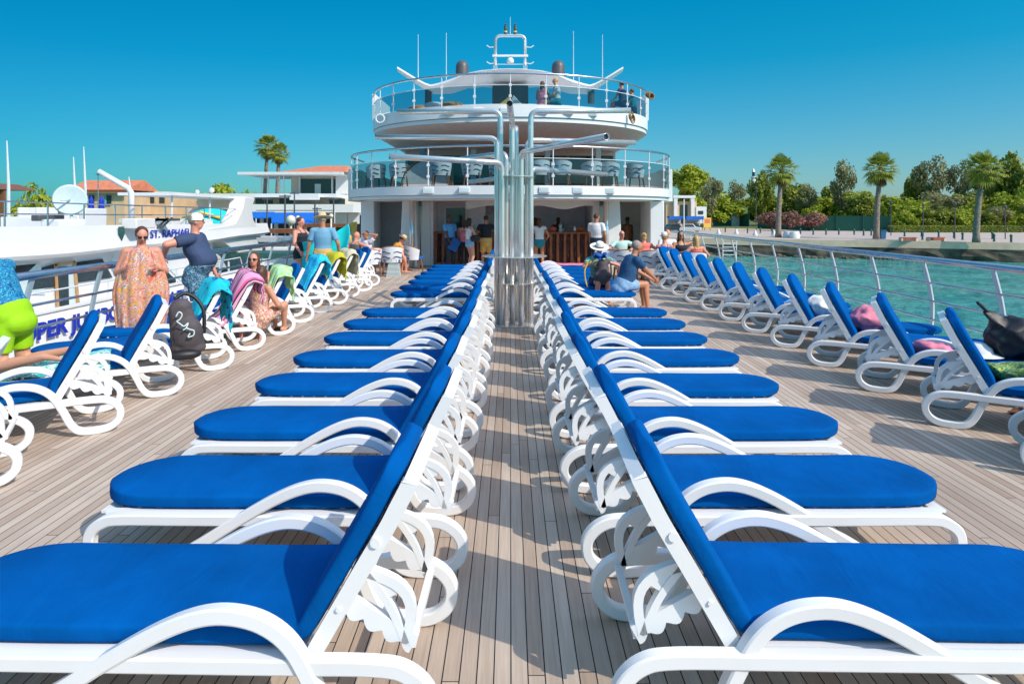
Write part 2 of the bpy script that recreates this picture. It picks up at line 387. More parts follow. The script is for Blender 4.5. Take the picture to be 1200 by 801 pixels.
# own ship: deck + hull
XL, XR = -5.12, 5.85
deck = struct('teak_deck', MB().add([(XL+.12, -6, 0), (XR-.12, -6, 0), (XR-.12, 26, 0), (XL+.12, 26, 0)], [(0, 1, 2, 3)]), 'deck')
h = MB()
for x, s in ((XL, -1), (XR, 1)):
    h.box(min(x, x-s*.12), max(x, x-s*.12), -6, 60, -.2, .07)
    h.grid(lambda u, v: (x+s*(.15*math.sin(v*PI)+.01), -6+66*u, -4.3+4.3*v), 12, 6)
struct('ship_hull', h, 'white_paint')

# ------------------------------------------------------------------ railings
def railing(x, ys, lean, ztop, label, post_m):
    t = thing('deck_railing', label, 'railing', (x, ys[0], 0))
    y0 = ys[0]-4; y1 = ys[-1]+1
    s = 1 if x > 0 else -1
    prof = [(0, 0), (.10, .12), (.13, .45), (.09, .75), (0, ztop-.03)]
    def px(z):
        for (a, za), (b, zb) in zip(prof, prof[1:]):
            if za <= z <= zb: return a+(b-a)*(z-za)/(zb-za)
        return 0
    MB().tube([(0, y0-ys[0], ztop), (0, y1-ys[0], ztop)], .045, 14).build('handrail', 'steel_rail', t, smooth=True)
    for z in (.80, .54, .28): MB().tube([(s*px(z), y0-ys[0], z), (s*px(z), y1-ys[0], z)], .016, 8).build('rail', 'steel_rail', t, smooth=True)
    pm = None
    for y in ys:
        if pm is None:
            m = MB(); pts = cr([(s*a, 0, z) for a, z in prof], 5)
            m.tube(pts, .03, sec=[(-.035, -.012), (.035, -.012), (.035, .012), (-.035, .012)], up0=(1, 0, 0))
            m.box(-.05, .05, -.06, .06, 0, .015)
            pm = m.build('post', post_m, t, bevel=.004)
            pm.location = (0, y-ys[0], 0)
        else:
            o = pm.copy(); C.objects.link(o); o.parent = t; o.location = (0, y-ys[0], 0)
    return t
railing(XR, [5.2+1.33*k for k in range(14)], .1, 1.13, 'long stainless steel railing along the open water side of the deck', 'pale_post')
railing(XL+.1, [3.36+1.15*k for k in range(15)], .1, 1.13, 'long grey steel railing on the side of the moored white boat', 'grey_post')

# ------------------------------------------------------------------ lounger
def lounger_meshes(hu, hz, tu, tz):
    L = {}
    A = [(1.64, .028), (1.76, .03), (1.835, .07), (1.862, .14), (1.85, .215), (1.79, .262), (1.70, .277), (1.40, .277), (1.0, .277), (.55, .277), (.22, .277), (.10, .255), (.03, .185), (.035, .10), (.10, .042), (.20, .028), (.30, .04), (.36, .10), (.42, .23), (.49, .35), (.58, .418), (.69, .445), (.80, .435), (.93, .385), (1.10, .29), (1.30, .165), (1.48, .06), (1.55, .027)]
    pts = cr([(u, (.004 if i > 16 else -.004), z) for i, (u, z) in enumerate(A)], 5)
    sec = [(-.026, -.020), (-.020, -.027), (.020, -.027), (.026, -.020), (.026, .020), (.020, .027), (-.020, .027), (-.026, .020)]
    m = MB(); m.tube(pts, 1, sec=sec, up0=(-1, 0, 0)); L['side_frame'] = m.mesh('side_frame', 'white_plastic')
    d = V((tu-hu, 0, tz-hz)); LL = d.length; d.normalize(); n = V((d.z, 0, -d.x))   # n faces the sitter
    if n.x < 0: n = -n
    hp = V((hu, 0, hz))
    m = MB()
    for v in (-1, 1):
        ps = [hp+V((0, v*.268, 0))+d*s+n*o for s, o in ((-.05, 0), (.0, 0), (LL*.4, -.005), (LL*.7, -.010), (LL-.10, -.008), (LL-.02, -.006), (LL-.005, -.004))]
        m.tube(cr(ps, 4), 1, sec=[(-.028, -.022), (.028, -.022), (.028, .022), (-.028, .022)], up0=(0, 1, 0))
        c = hp+d*(LL*.62)+V((0, v*.294, 0)); m.rings([[c+V((0, v*k, 0))+(d*math.cos(a)+n*math.sin(a))*.017 for a in [2*PI*i/12 for i in range(12)]] for k in (-.004, .0045)])
        c = hp+d*(LL*.2)+V((0, v*.294, 0)); m.rings([[c+V((0, v*k, 0))+(d*math.cos(a)+n*math.sin(a))*.008 for a in [2*PI*i/8 for i in range(8)]] for k in (-.004, .0035)])
    m.obox(hp+d*(LL-.035)-n*.006, d*.036, V((0, .2865, 0)), n*.0255)
    L['backrest_frame'] = m.mesh('backrest_frame', 'white_plastic')
    m = MB()
    for i in range(9):
        c = hp+d*(.06+i*(LL-.12)/8.2)+n*.008; m.obox(c, d*.026, V((0, .245, 0)), n*.006)
    for v in (-.11, .11): m.obox(hp+d*LL/2+V((0, v, 0))-n*.012, d*LL*.46, V((0, .012, 0)), n*.010)
    L['backrest_slats'] = m.mesh('backrest_slats', 'white_plastic')
    m = MB()
    for i in range(15): u = .50+i*.094; m.box(u-.034, u+.034, -.254, .254, .272, .286)
    for v in (-.18, .18): m.box(.45, 1.8, v-.014, v+.014, .255, .275)
    m.box(1.78, 1.81, -.30, .30, .25, .275)
    for v in (-1, 1): m.box(.44, 1.80, min(v*.255, v*.2965), max(v*.255, v*.2965), .258, .3005)
    L['seat_slats'] = m.mesh('seat_slats', 'white_plastic')
    # crescent struts + notched rack
    m = MB()
    a = hp+d*(LL*.40)-n*.02; b = V((.12, 0, .295))
    for v in (-.225, .225):
        o = V((0, v, 0)); nn = (a-b).normalized(); side = V((-nn.z, 0, nn.x)); side = side if side.x < 0 else -side
        for bulge, th in ((.085, .017), (.015, .013)):
            ps = [a.lerp(b, t)+side*bulge*math.sin(PI*t)+o for t in [i/10 for i in range(11)]]
            m.tube(ps, 1, sec=[(-.017, -th), (.017, -th), (.017, th), (-.017, th)], up0=side)
        ts = [.02+.40*i/8 for i in range(9)]; lo = [a.lerp(b, t)+side*.012*math.sin(PI*t)+o for t in ts]; hi = [a.lerp(b, t)+side*.084*math.sin(PI*t)+o for t in ts]
        m.prism([p-V((0, .0135, 0)) for p in lo+hi[::-1]], (0, .027, 0))
        ts = [.84+.14*i/4 for i in range(5)]; lo = [a.lerp(b, t)+side*.012*math.sin(PI*t)+o for t in ts]; hi = [a.lerp(b, t)+side*.084*math.sin(PI*t)+o for t in ts]
        m.prism([p-V((0, .0135, 0)) for p in lo+hi[::-1]], (0, .027, 0))
        # rack: wavy plate
        r0 = hp+d*(.12)-n*.03; r1 = V((.09, 0, .30)); dd = (r1-r0); dl = dd.length; dd.normalize(); up = V((-dd.z, 0, dd.x)); up = up if up.z > 0 else -up
        top = [r0+dd*dl*i/24+up*.028 for i in range(25)]; bot = [r0+dd*dl*i/24-up*(.016+.026*abs(math.sin(i/24*PI*3.5+.4))) for i in range(25)]
        m.prism([p+o-V((0, .016, 0)) for p in top+bot[::-1]], (0, .032, 0))
    m.bar(V((.10, -.236, .292)), V((.10, .236, .292)), .026, .024); q = hp+d*(LL*.40)-n*.03; m.bar(q+V((0, -.23, 0)), q+V((0, .23, 0)), .025, .025)
    L['recline_bracket'] = m.mesh('recline_bracket', 'white_plastic')
    # mattress
    path = [(1.94, .336), (1.925, .336), (1.89, .336), (1.82, .337), (1.72, .339), (1.62, .34), (1.5, .34), (1.35, .34), (1.2, .338), (1.0, .34), (.8, .341), (.66, .342), (.54, .342), (.49, .344), (.465, .350)]
    
    for t in [.055, .09, .14]+[.14+(LL-.18)*f for f in (.2, .4, .6, .8, 1)]+[LL-.015, LL+.005, LL+.022, LL+.034, LL+.04]:
        q = hp+d*t+n*.063; path.append((q.x, q.z))
    P3 = [V((u, 0, z)) for u, z in path]; nP = len(P3); ln = [0]
    for i in range(1, nP): ln.append(ln[-1]+(P3[i]-P3[i-1]).length)
    T = ln[-1]; rs = []
    for i in range(nP):
        d2 = (P3[min(i+1, nP-1)]-P3[max(i-1, 0)]).normalized(); nn = V((-d2.z, 0, d2.x)); nn = nn if (nn.z > 0 or nn.x > .5) else -nn
        s = ln[i]; e = T-s; k = 1
        hwid = .285
        fs = max(0, 1-s/.42); hwid *= (1-.95*fs**4.4) if s > 0 else .12
        te = max(0, 1-e/.14); hwid *= (1-.75*te**3)
        th = .037*min(1, .35+(s/.03)*.65)*min(1, .3+(e/.03)*.7)
        ring = []
        for q in range(24):
            a = 2*PI*(q+.5)/24; ca, sa = math.cos(a), math.sin(a)
            rx = abs(ca)**.30*math.copysign(1, ca); rz = abs(sa)**.30*math.copysign(1, sa)
            wr = 0
            if abs(ca) > .8: wr = .004*math.sin(s*95+q)*max(0, 1-s/.6)+.002*math.sin(s*140)
            ring.append(P3[i]+V((0, rx*(hwid+wr), 0))+nn*(rz*th+.004*math.cos(rx*1.5)*(1 if sa > 0 else 0)+.0025*math.sin(s*9)))
        rs.append(ring)
    # round the foot end properly: superellipse plan
    m = MB(); m.rings(rs); L['mattress'] = m.mesh('mattress', 'blue_canvas')
    for k, me in L.items():
        me.shade_smooth(); me.set_sharp_from_angle(angle=math.radians(50 if k == 'mattress' else 35))
    return L
def make_lounger(L):
    t = thing('sun_lounger', 'x', 'sun lounger')
    for v in (-.325, .325):
        o = bpy.data.objects.new('side_frame', L['side_frame']); C.objects.link(o); o.parent = t; o.location = (0, v, 0)
    for k in ('backrest_frame', 'seat_slats', 'recline_bracket', 'mattress'):
        o = bpy.data.objects.new(k, L[k]); C.objects.link(o); o.parent = t
        if k == 'mattress': md = o.modifiers.new('u', 'SUBSURF'); md.levels = 1; md.render_levels = 1
        if k == 'backrest_frame': p = bpy.data.objects.new('backrest_slats', L['backrest_slats']); C.objects.link(p); p.parent = o
    return t
LC = lounger_meshes(.40, .335, .10, .875); LS = lounger_meshes(.45, .32, .16, .885)
LP = {}
YAW = math.radians(31)
def place_lounger(kind, x, y, flip, label, group, jz=.02):
    if kind not in LP: LP[kind] = make_lounger(LC if kind == 'c' else LS); t = LP[kind]
    else: t = copy_tree(LP[kind])
    t.location = (x, y, 0); t.rotation_euler = (0, 0, (PI if flip else 0)+rnd(-jz, jz)+(0 if kind == 'c' else YAW if flip else -YAW)); tag(t, label, 'sun lounger', group); return t
gc = 'sun loungers in the two centre rows'; gs = 'sun loungers along the side railings'
idx = list(range(8))+[9.2+i for i in range(7)]
for n, i in enumerate(idx):
    near = ORD[n] if n < 8 else ORD[n-8]
    where = 'before the steel pipe column' if n < 8 else 'beyond the steel pipe column'
    cnt = near+(' counting from the camera' if n < 8 else ' past the column')
    place_lounger('c', .33+rnd(-.02, .025), 2.50+.996*i+rnd(-.03, .03), False, 'blue and white lounger, right centre row, %s %s' % (cnt.split()[0], 'from the camera' if n < 8 else 'past the pipe column'), gc, .022)
    place_lounger('c', -.22+rnd(-.025, .02), 2.50+.996*i+rnd(-.03, .03), True, 'blue and white lounger, left centre row, %s %s' % (cnt.split()[0], 'from the camera' if n < 8 else 'past the pipe column'), gc, .022)
LEFT = []
lx = {0: 'cut off at the left picture edge', 1: 'empty, in front of the one with the black backpack', 2: 'with a black backpack hung on its back', 3: 'under a turquoise patterned towel', 4: 'under a pink and black striped towel', 5: 'with a green towel over its back, under the seated women', 6: 'with bare blue back beside the seated women', 7: 'under a bright blue towel', 8: 'under a yellow towel', 9: 'under a beige towel', 10: 'bare, second nearest the left table group', 11: 'bare, nearest the left table group'}
for k in range(12):
    LEFT.append(place_lounger('s', -3.37+rnd(-.03, .03), 4.56+1.064*k, True, 'lounger by the left railing, %s' % lx[k], gs))
RIGHT = []
rx = {0: 'cut off at the right picture edge', 1: 'holding only the patterned pillow', 2: 'holding a pink cloth, white hat and black bag', 3: 'holding the pink bag', 4: 'holding the pale cloth bag'}
for k in range(12):
    RIGHT.append(place_lounger('s', 3.66, 4.71+1.07*k, False, 'lounger by the right railing, '+rx.get(k, 'with bare blue mattress, %s from the camera' % ORD[k]), gs))

# ------------------------------------------------------------------ steel pipe column
cx, cy = .07, 10.45
col = thing('pipe_column', 'tall bundle of polished steel pipes with bent open ends in the aisle', 'sculpture', (cx, cy, 0))
def pipe(vx, vy, z, ex, ey, ez, r=.043):
    a = V((vx, vy, 0)); c = V((vx, vy, z)); e = V((ex, ey, ez)); d = (e-c).normalized(); R = .13
    ps = [a, V((vx, vy, z/2)), V((vx, vy, z-R))]
    for k in range(1, 8):
        t = k/8; ps.append(V((vx, vy, z-R)).lerp(c, t).lerp(c.lerp(c+d*R, t), t))
    ps += [c+d*R, e]
    ps = [p-V((cx, cy, 0)) for p in ps]
    m = MB(); m.tube(ps, r, 16, cap=False); o = m.build('pipe', 'steel', col, smooth=True, solid=.004)
    dd = (e-c).normalized(); u = dd.orthogonal().normalized(); w = dd.cross(u); q = e-dd*.03-V((cx, cy, 0))
    m = MB(); m.rings([[q+(u*math.cos(2*PI*i/16)+w*math.sin(2*PI*i/16))*(r-.004) for i in range(16)] for q in (q, q-dd*.01)]); m.build('pipe_mouth', 'black', o)
pipe(-.16, 10.45, 3.42, -1.85, 10.6, 3.44)
pipe(-.21, 10.35, 2.98, -2.18, 10.5, 3.02)
pipe(-.13, 10.25, 2.58, -1.74, 9.35, 2.60)
pipe(-.07, 10.6, 2.76, -.90, 11.8, 2.77)
pipe(.03, 10.3, 3.22, -.01, 8.5, 3.22)
pipe(.09, 10.7, 3.2, .12, 12.6, 3.2)
pipe(.33, 10.45, 3.42, 1.93, 10.4, 3.43)
pipe(.28, 10.62, 2.98, 2.15, 11.2, 3.0)
pipe(.17, 10.22, 2.74, 1.18, 7.95, 2.72)
pipe(.34, 10.75, 2.52, 1.82, 12.3, 2.52)
pipe(.15, 10.8, 2.4, -.8, 12.8, 2.4)
def ringplate(z, r, h, name): m = MB(); m.lathe([(.02, z), (r, z), (r, z+h), (.02, z+h)], 32); return m.build(name, 'steel', col, autos=40)
ringplate(1.09, .52, .012, 'shelf_ring'); ringplate(2.36, .31, .012, 'clamp_ring'); ringplate(.003, .40, .014, 'base_plate'); ringplate(.66, .30, .008, 'clamp_ring')

# ------------------------------------------------------------------ superstructure
ship = thing('ship_superstructure', 'white curved three level deckhouse with bar below and glass railed terraces', 'superstructure', (0, 22, 0))
SO = V((0, 22, 0))
class SB(MB):
    def build(s, name, m, parent=None, **kw):
        s.v = [(a, b-22, c) for a, b, c in s.v]; return MB.build(s, name, m, parent or ship, **kw)
def rim(W, Cn, E, n=48, back=46):
    pts = []
    for i in range(n+1):
        t = -PI/2+PI*i/n; pts.append((W*math.sin(t), E-(E-Cn)*math.cos(t)))
    return pts
def slab(name, W, Cn, E, z0, z1, m, back=46, inset=0):
    b = SB(); r = rim(W-inset, Cn+inset, E); poly = [(x, y) for x, y in r]+[(W-inset, back), (-W+inset, back)]
    b.prism([(x, y, z0) for x, y in poly], (0, 0, z1-z0)); return b.build(name, m, autos=30)
# level 2 deck
slab('terrace_rim', 5.75, 19.0, 23.7, 2.33, 2.60, 'white_paint')
slab('terrace_rim', 5.75, 19.0, 23.7, 2.22, 2.318, 'white_paint', inset=.07)
slab('terrace_floor', 5.72, 19.03, 23.7, 2.60, 2.608, 'leg_wood', inset=.03)
# recessed lamp boxes on the rim
def lampbox(x, W, Cn, E, z):
    y = E-(E-Cn)*math.sqrt(1-(x/W)**2); b = SB(); b.box(x-.16, x+.16, y-.07, y+.08, z-.09, z+.09); o = b.build('floodlight', 'white_paint', bevel=.012)
    b = SB(); b.box(x-.11, x+.11, y-.078, y-.069, z-.05, z+.05); b.build('lens', 'dish', o)
for x in (-2.45, -1.35, -.1, 1.0, 2.0, 3.0): lampbox(x, 5.75, 19.0, 23.7, 2.47)
# ceiling under terrace
slab('bar_ceiling', 5.4, 19.4, 23.7, 2.19, 2.212, 'tan_ceiling', back=27)
# level 3
for z0, z1, ins in ((4.76, 5.14, 0), (4.62, 4.745, .05)): slab('sun_deck_rim', 5.05, 20.0, 24.2, z0, z1, 'white_paint', inset=ins, back=44)
slab('sun_deck_floor', 5.0, 20.1, 24.2, 5.142, 5.15, 'white_paint', back=44, inset=.05)
for x in (-1.9, -1.0, -.15, 1.0, 1.8, 2.6): lampbox(x, 5.05, 20.0, 24.2, 4.95)
b = SB(); r0 = rim(4.99, 20.06, 24.2); r1 = rim(4.0, 23.2, 25.0)
b.rings([[(x, y, 4.615) for x, y in r0], [(x*.93, y*.6+yy*.4, 4.42) for (x, y), (xx, yy) in zip(r0, r1)], [(x, y, 4.12) for x, y in r1]], cap=False)
b.f = [f for f in b.f if True]; b.build('flared_soffit', 'tan_ceiling', smooth=True)
b = SB(); b.box(-4.0, 4.0, 24.9, 25.2, 4.0, 4.25); b.build('soffit_wall', 'tan_ceiling')
# level 2 house
b = SB(); b.box(-4.1, 4.1, 25.3, 44, 2.61, 4.69); b.build('saloon_wall', 'white_paint')
for x0, x1 in ((-4.0, -2.3), (-2.2, -.8), (-.7, .7), (.8, 2.2), (2.3, 4.0)):
    b = SB(); b.box(x0, x1, 25.24, 25.29, 2.9, 4.10); b.build('window', 'window_glass')
for x in (-3.2, -1.35, 1.35, 3.2):
    b = SB(); b.box(x-.10, x+.10, 23.6, 23.8, 2.61, 4.5); b.build('column', 'light_blue' if x < -3 else 'white_paint', bevel=.03)
# rails on decks
def glass_rail(W, Cn, E, z0, hr, hg, n, lab):
    t = thing('terrace_railing', lab, 'railing', (0, Cn, z0))
    r = rim(W-.06, Cn+.06, E, 60)+[(W-.06, E+1.5)]; r = [(-W+.06, E+1.5)]+r
    of = Cn
    MB().tube([(x, y-of, hr) for x, y in r], .035, 8).build('handrail', 'steel_rail', t, smooth=True)
    MB().tube([(x, y-of, hg) for x, y in r], .012, 6).build('glass_edge_rail', 'pale_post', t, smooth=True)
    ps = rim(W-.06, Cn+.06, E, n)
    for (a, c) in zip(ps, ps[1:]):
        k = [V(a).lerp(V(c), u) for u in (.03, .97)]
        # curved pane following the rim
        tA = math.asin(max(-1, min(1, a[0]/(W-.06)))); tB = math.asin(max(-1, min(1, c[0]/(W-.06)))); q = [tA+(tB-tA)*(.03+.94*i/6) for i in range(7)]
        pr = [((W-.06)*math.sin(v), E-(E-Cn-.06)*math.cos(v)-of) for v in q]
        m = MB()
        for i in range(6): m.add([(pr[i][0], pr[i][1], .05), (pr[i+1][0], pr[i+1][1], .05), (pr[i+1][0], pr[i+1][1], hg-.01), (pr[i][0], pr[i][1], hg-.01)], [(0, 1, 2, 3)])
        m.build('glass_pane', 'glass', t)
    for x, y in ps:
        m = MB(); m.tube([(x, y-of, 0), (x, y-of, hr)], .018, 8)
        for z in (.28, .62): m.box(x-.045, x+.045, y-of-.03, y-of+.03, z-.04, z+.04)
        m.build('post', 'pale_post', t)
    return t
glass_rail(5.75, 19.0, 23.7, 2.61, 1.16, .80, 14, 'curved glass railing with steel handrail round the middle terrace')
glass_rail(5.05, 20.0, 24.2, 5.13, .98, .62, 14, 'curved teal glass railing round the uppermost sun deck')
# level 1 : bar
bb = SB(); bb.box(-2.6, 2.85, 24.6, 24.75, 0, 2.2); bb.build('bar_back_wall', 'lilac_wall')
for x0, x1, y0, y1 in ((-2.75, -2.62, 22.0, 24.7), (2.86, 3.0, 22.0, 24.7)):
    b = SB(); b.box(x0, x1, y0, y1, 0, 2.2); b.build('bar_side_wall', 'lilac_wall')
b = SB(); b.box(-2.61, -.9, 23.4, 23.5, 0, 2.18); b.build('cabin_wall', 'lilac_wall')
b = SB(); b.box(-2.30, -1.62, 23.3, 23.38, .0, 1.98); d = b.build('cabin_door', 'window_glass')
b = SB(); b.box(-2.40, -2.31, 23.28, 23.39, 0, 2.05); b.box(-1.61, -1.55, 23.28, 23.39, 0, 2.05); b.box(-2.31, -1.61, 23.28, 23.39, 1.985, 2.05); b.build('door_frame', 'off_white', d)
# wavy valance
b = SB(); pts = []
for i in range(61):
    u = i/60; x = -1.5+4.3*u; pts.append((x, 21.75, 1.98-.06*math.cos(u*2*PI*2.6)))
b.prism([(-1.5, 21.75, 2.2)]+pts+[(2.8, 21.75, 2.2)], (0, .05, 0)); b.build('scalloped_valance', 'off_white')
# pillars (tapered)
def pillar(x0, x1, y0, y1, w, m, top=0):
    b = SB(); d = (x1-x0)/2; c = (x0+x1)/2
    b.prism([(x0-w, y0, 0), (x1+w, y0, 0), (x1, y0, 2.2), (x0, y0, 2.2)], (0, y1-y0, 0)); return b.build('pillar', m, bevel=.03)
pillar(-5.05, -4.6, 21.9, 23.0, .0, 'white_paint')
pillar(-3.55, -3.12, 21.3, 22.2, .10, 'white_paint'); pillar(-3.0, -2.72, 21.9, 22.6, .03, 'white_paint')
pillar(2.78, 3.02, 21.9, 22.6, .03, 'white_paint'); pillar(3.2, 3.6, 21.3, 22.2, .08, 'white_paint')
pillar(4.68, 5.15, 21.7, 23.4, .0, 'white_paint')
for x in (-3.2, 3.12):
    b = SB(); b.tube([(x, 21.1, 0), (x, 21.1, 2.2)], .085, 14); b.build('steel_pole', 'steel', smooth=True)
for s in (-1, 1):     # passage walls each side
    b = SB(); b.box(min(s*3.7, s*4.9), max(s*3.7, s*4.9), 24.4, 24.5, 0, 2.2); b.build('passage_wall', 'grey_paint' if s < 0 else 'off_white')
    b = SB(); b.box(min(s*3.55, s*3.62), max(s*3.55, s*3.62), 22.3, 24.39, 0, 2.2); b.build('passage_wall', 'grey_paint' if s < 0 else 'off_white')
    b = SB(); b.box(min(s*5.0, s*5.35), max(s*5.0, s*5.35), 23.4, 46, 0, 2.2); b.build('side_wall', 'white_paint')
    b = SB(); b.box(min(s*4.91, s*5.04), max(s*4.91, s*5.04), 23.6, 26.5, 5.145, 6.12); b.build('sun_deck_bulwark', 'white_paint', bevel=.02)
    b = SB(); b.box(min(s*5.72, s*5.95), max(s*5.72, s*5.95), 23.8, 44, 2.22, 3.40); b.build('side_bulwark', 'white_paint')
    b = SB(); b.box(min(s*4.55, s*4.95), max(s*4.55, s*4.95), 21.6, 22.6, 0, .55); b.build('step_block', 'white_paint', bevel=.1)
b = SB(); b.box(3.75, 4.3, 24.34, 24.39, 0, 2.0); b.build('passage_door', 'off_white')
# bar counters with vertical slats
def bar_counter(x0, x1, y, lab):
    t = thing('bar_counter', lab, 'bar counter', ((x0+x1)/2, y, 0)); c = (x0+x1)/2; w_ = (x1-x0)/2
    MB().box(-w_+.03, w_-.03, .05, .55, .1, 1.08).build('counter_body', 'bar_front', t)
    MB().box(-w_-.05, w_+.05, -.08, .62, 1.09, 1.15).build('counter_top', 'bar_wood', t, bevel=.01)
    MB().box(-w_, w_, -.02, .06, 0, .10).build('kick_rail', 'bar_wood', t)
    n = int((x1-x0)/.24); sm = None
    for i in range(n+1):
        x = -w_+.04+i*(2*w_-.08)/n
        if sm is None: sm = MB().box(-.045, .045, -.02, .045, .10, 1.085).build('slat', 'bar_wood', t, bevel=.006); o = sm
        else: o = sm.copy(); C.objects.link(o); o.parent = t
        o.location = (x, 0, 0); o.rotation_euler = (0, rnd(-.03, .03), 0)
bar_counter(.85, 2.6, 21.95, 'slatted dark wooden bar counter, right hand one with bottles on it')
bar_counter(-2.6, -.35, 22.3, 'slatted dark wooden bar counter, left hand one behind the standing group')
# bar top clutter
for i, (x, hgt, kind) in enumerate(((1.15, .16, 'bowl'), (1.45, .2, 'bowl'), (1.72, .22, 'blender'), (1.95, .30, 'coffee'), (2.2, .2, 'jug'), (2.4, .16, 'bowl'), (1.85, .15, 'jug'))):
    m = MB()
    if kind == 'bowl': m.lathe([(.05, 0), (.12, .03), (.16, hgt*.6), (.15, hgt*.6), (.02, hgt)], 14)
    elif kind == 'jug': m.lathe([(.07, 0), (.09, hgt*.3), (.07, hgt*.7), (.045, hgt*.85), (.055, hgt)], 14)
    elif kind == 'blender': m.lathe([(.08, 0), (.08, .08), (.05, .09), (.07, hgt), (.04, hgt+.03)], 12)
    else: m.box(-.13, .13, -.1, .1, 0, hgt); m.box(-.14, .14, -.12, .12, hgt, hgt+.04); m.tube([(-.04, -.14, hgt*.6), (-.04, -.14, hgt*.35)], .015)
    o = m.build({'bowl': 'serving_bowl', 'jug': 'metal_jug', 'blender': 'blender', 'coffee': 'coffee_machine'}[kind], ['white_cloth', 'coral', 'dish', 'dark_grey', 'steel', 'orange_ring', 'steel'][i] if kind != 'coffee' else 'dark_grey', autos=40); o.location = (x, 22.2, 1.152)
    tag(o, ['white serving bowl at the left end of the bar top', 'coral red serving bowl on the bar top', 'pale blender standing on the bar top', 'dark coffee machine on the bar top', 'shiny metal jug right of the coffee machine', 'orange bowl at the right end of the bar top', 'small metal jug left of the coffee machine'][i], kind if kind != 'coffee' else 'coffee machine')
# roof: gull wing arch
b = SB(); rs = []
for i in range(41):
    u = -1+i/20; a = abs(u); X = 4.55*u
    if a < .42: zt = 7.50-.22*(a/.42)**2; th = .16
    else: k = (a-.42)/.58; zt = 7.28-.42*math.sin(min(1, k*1.35)*PI*.5)+max(0, k-.5)*1.65; th = .16+.30*max(0, .35-abs(k-.2))
    th = max(.16, th); wd = 1.9*(1-.86*max(0, (a-.35)/.65)**.7)
    rs.append([(X, 26.2-wd*.3, zt), (X, 26.2-wd*.42, zt-th*.45), (X, 26.2, zt-th*1.1), (X, 26.2+wd, zt-th), (X, 26.2+wd, zt)])
b.rings(rs); b.build('wing_roof', 'white_paint', autos=50)
b = SB(); b.ell((0, 27.4, 7.45), (2.2, 1.8, .20)); b.build('roof_dome', 'white_paint', smooth=True)
b = SB(); b.box(-.75, .75, 26.9, 28.0, 5.13, 7.1); b.build('stair_tower', 'dark_grey', bevel=.05)
for x in (-3.35, 3.3):
    b = SB(); b.lathe([(.14, 6.25), (.14, 6.8)], 14, c=(x, 26.5, 0)); b.build('wing_speaker', 'dark_grey', autos=40)
b = SB(); r2 = rim(3.9, 22.7, 25.2, 40); b.rings([[(x, y, z) for x, y in r2] for z in (5.13, 5.55)], cap=False)
b.prism([(x, y, 5.55) for x, y in r2], (0, 0, .06)); b.build('sunbed_plinth', 'off_white', autos=40)
for s in (-1, 1):
    dm = MB(); dm.lathe([(.27, 0), (.27, .42), (.24, .54), (.16, .64), (.03, .69)], 20)
    o = dm.build('radar_dome', 'dark_grey', autos=40); o.location = (s*1.97, 26.6, 7.36)
    tag(o, 'dark grey satellite dome on the roof, %s of the mast' % ('left' if s < 0 else 'right'), 'dome', 'satellite domes on the roof')
for i, (px, y0) in enumerate(((490, 42), (523, 40), (672, 38), (706, 42))):
    a = P(px, 90, 26.8); t = P(px, y0, 26.8); m = MB(); m.tube([(0, 0, -.15), (0, 0, t.z-a.z)], [.02, .009], 6); m.ell((0, 0, t.z-a.z), (.014, .014, .05), nu=6, nv=4)
    o = m.build('whip_antenna', 'pale_post'); o.location = a; tag(o, 'thin white whip antenna, %s from the left on the roof' % ORD[i], 'antenna', 'whip antennas on the roof')
mast = thing('roof_mast', 'steel goalpost mast with lamps and crossbar on the roof centre', 'mast', (0, 27, 7.8))
ps = [(-.62, 0, 0), (-.62, 0, 1.15)]+[(-.62+.22*(1-math.cos(t)), 0, 1.15+.22*math.sin(t)) for t in [PI/2*i/6 for i in range(7)]]; ps += [(-x, y, z) for x, y, z in ps[::-1]]
MB().tube(ps, .065, 12).build('hoop', 'steel', mast, smooth=True)
MB().box(-.74, .74, -.10, -.02, .48, .56).build('crossbar', 'white_paint', mast); MB().tube([(-.6, 0, .18), (.6, 0, .18)], .02).build('lower_bar', 'steel', mast)
MB().lathe([(.02, .2), (.14, .22), (.15, .34), (.10, .44), (.02, .46)], 14).build('radar', 'white_paint', mast, smooth=True)
for x in (-.2, .2):
    o = MB().lathe([(.05, 1.42), (.065, 1.45), (.065, 1.58), (.04, 1.6), (.065, 1.62), (.065, 1.78), (.04, 1.8), (.06, 1.83), (.03, 1.86)], 10, c=(x, 0, 0)).build('signal_lamp', 'dark_grey', mast)
    MB().lathe([(.055, 1.50), (.068, 1.5), (.068, 1.56), (.055, 1.56)], 10, c=(x, 0, 0)).build('lens', 'sign_yellow', o)
MB().tube([(0, 0, 1.4), (0, 0, 2.15)], [.015, .008], 6).build('antenna', 'pale_post', mast)
for s in (-1, 1):
    for z in (.9, .22): MB().tube([(s*.66, 0, z), (s*.85, 0, z-.02), (s*.98, 0, z+.06)], .022, 8).build('horn', 'pale_post', mast)
    MB().box(s*.62-.09, s*.62+.09, -.12, .12, -.02, .12).build('foot_block', 'steel', mast)
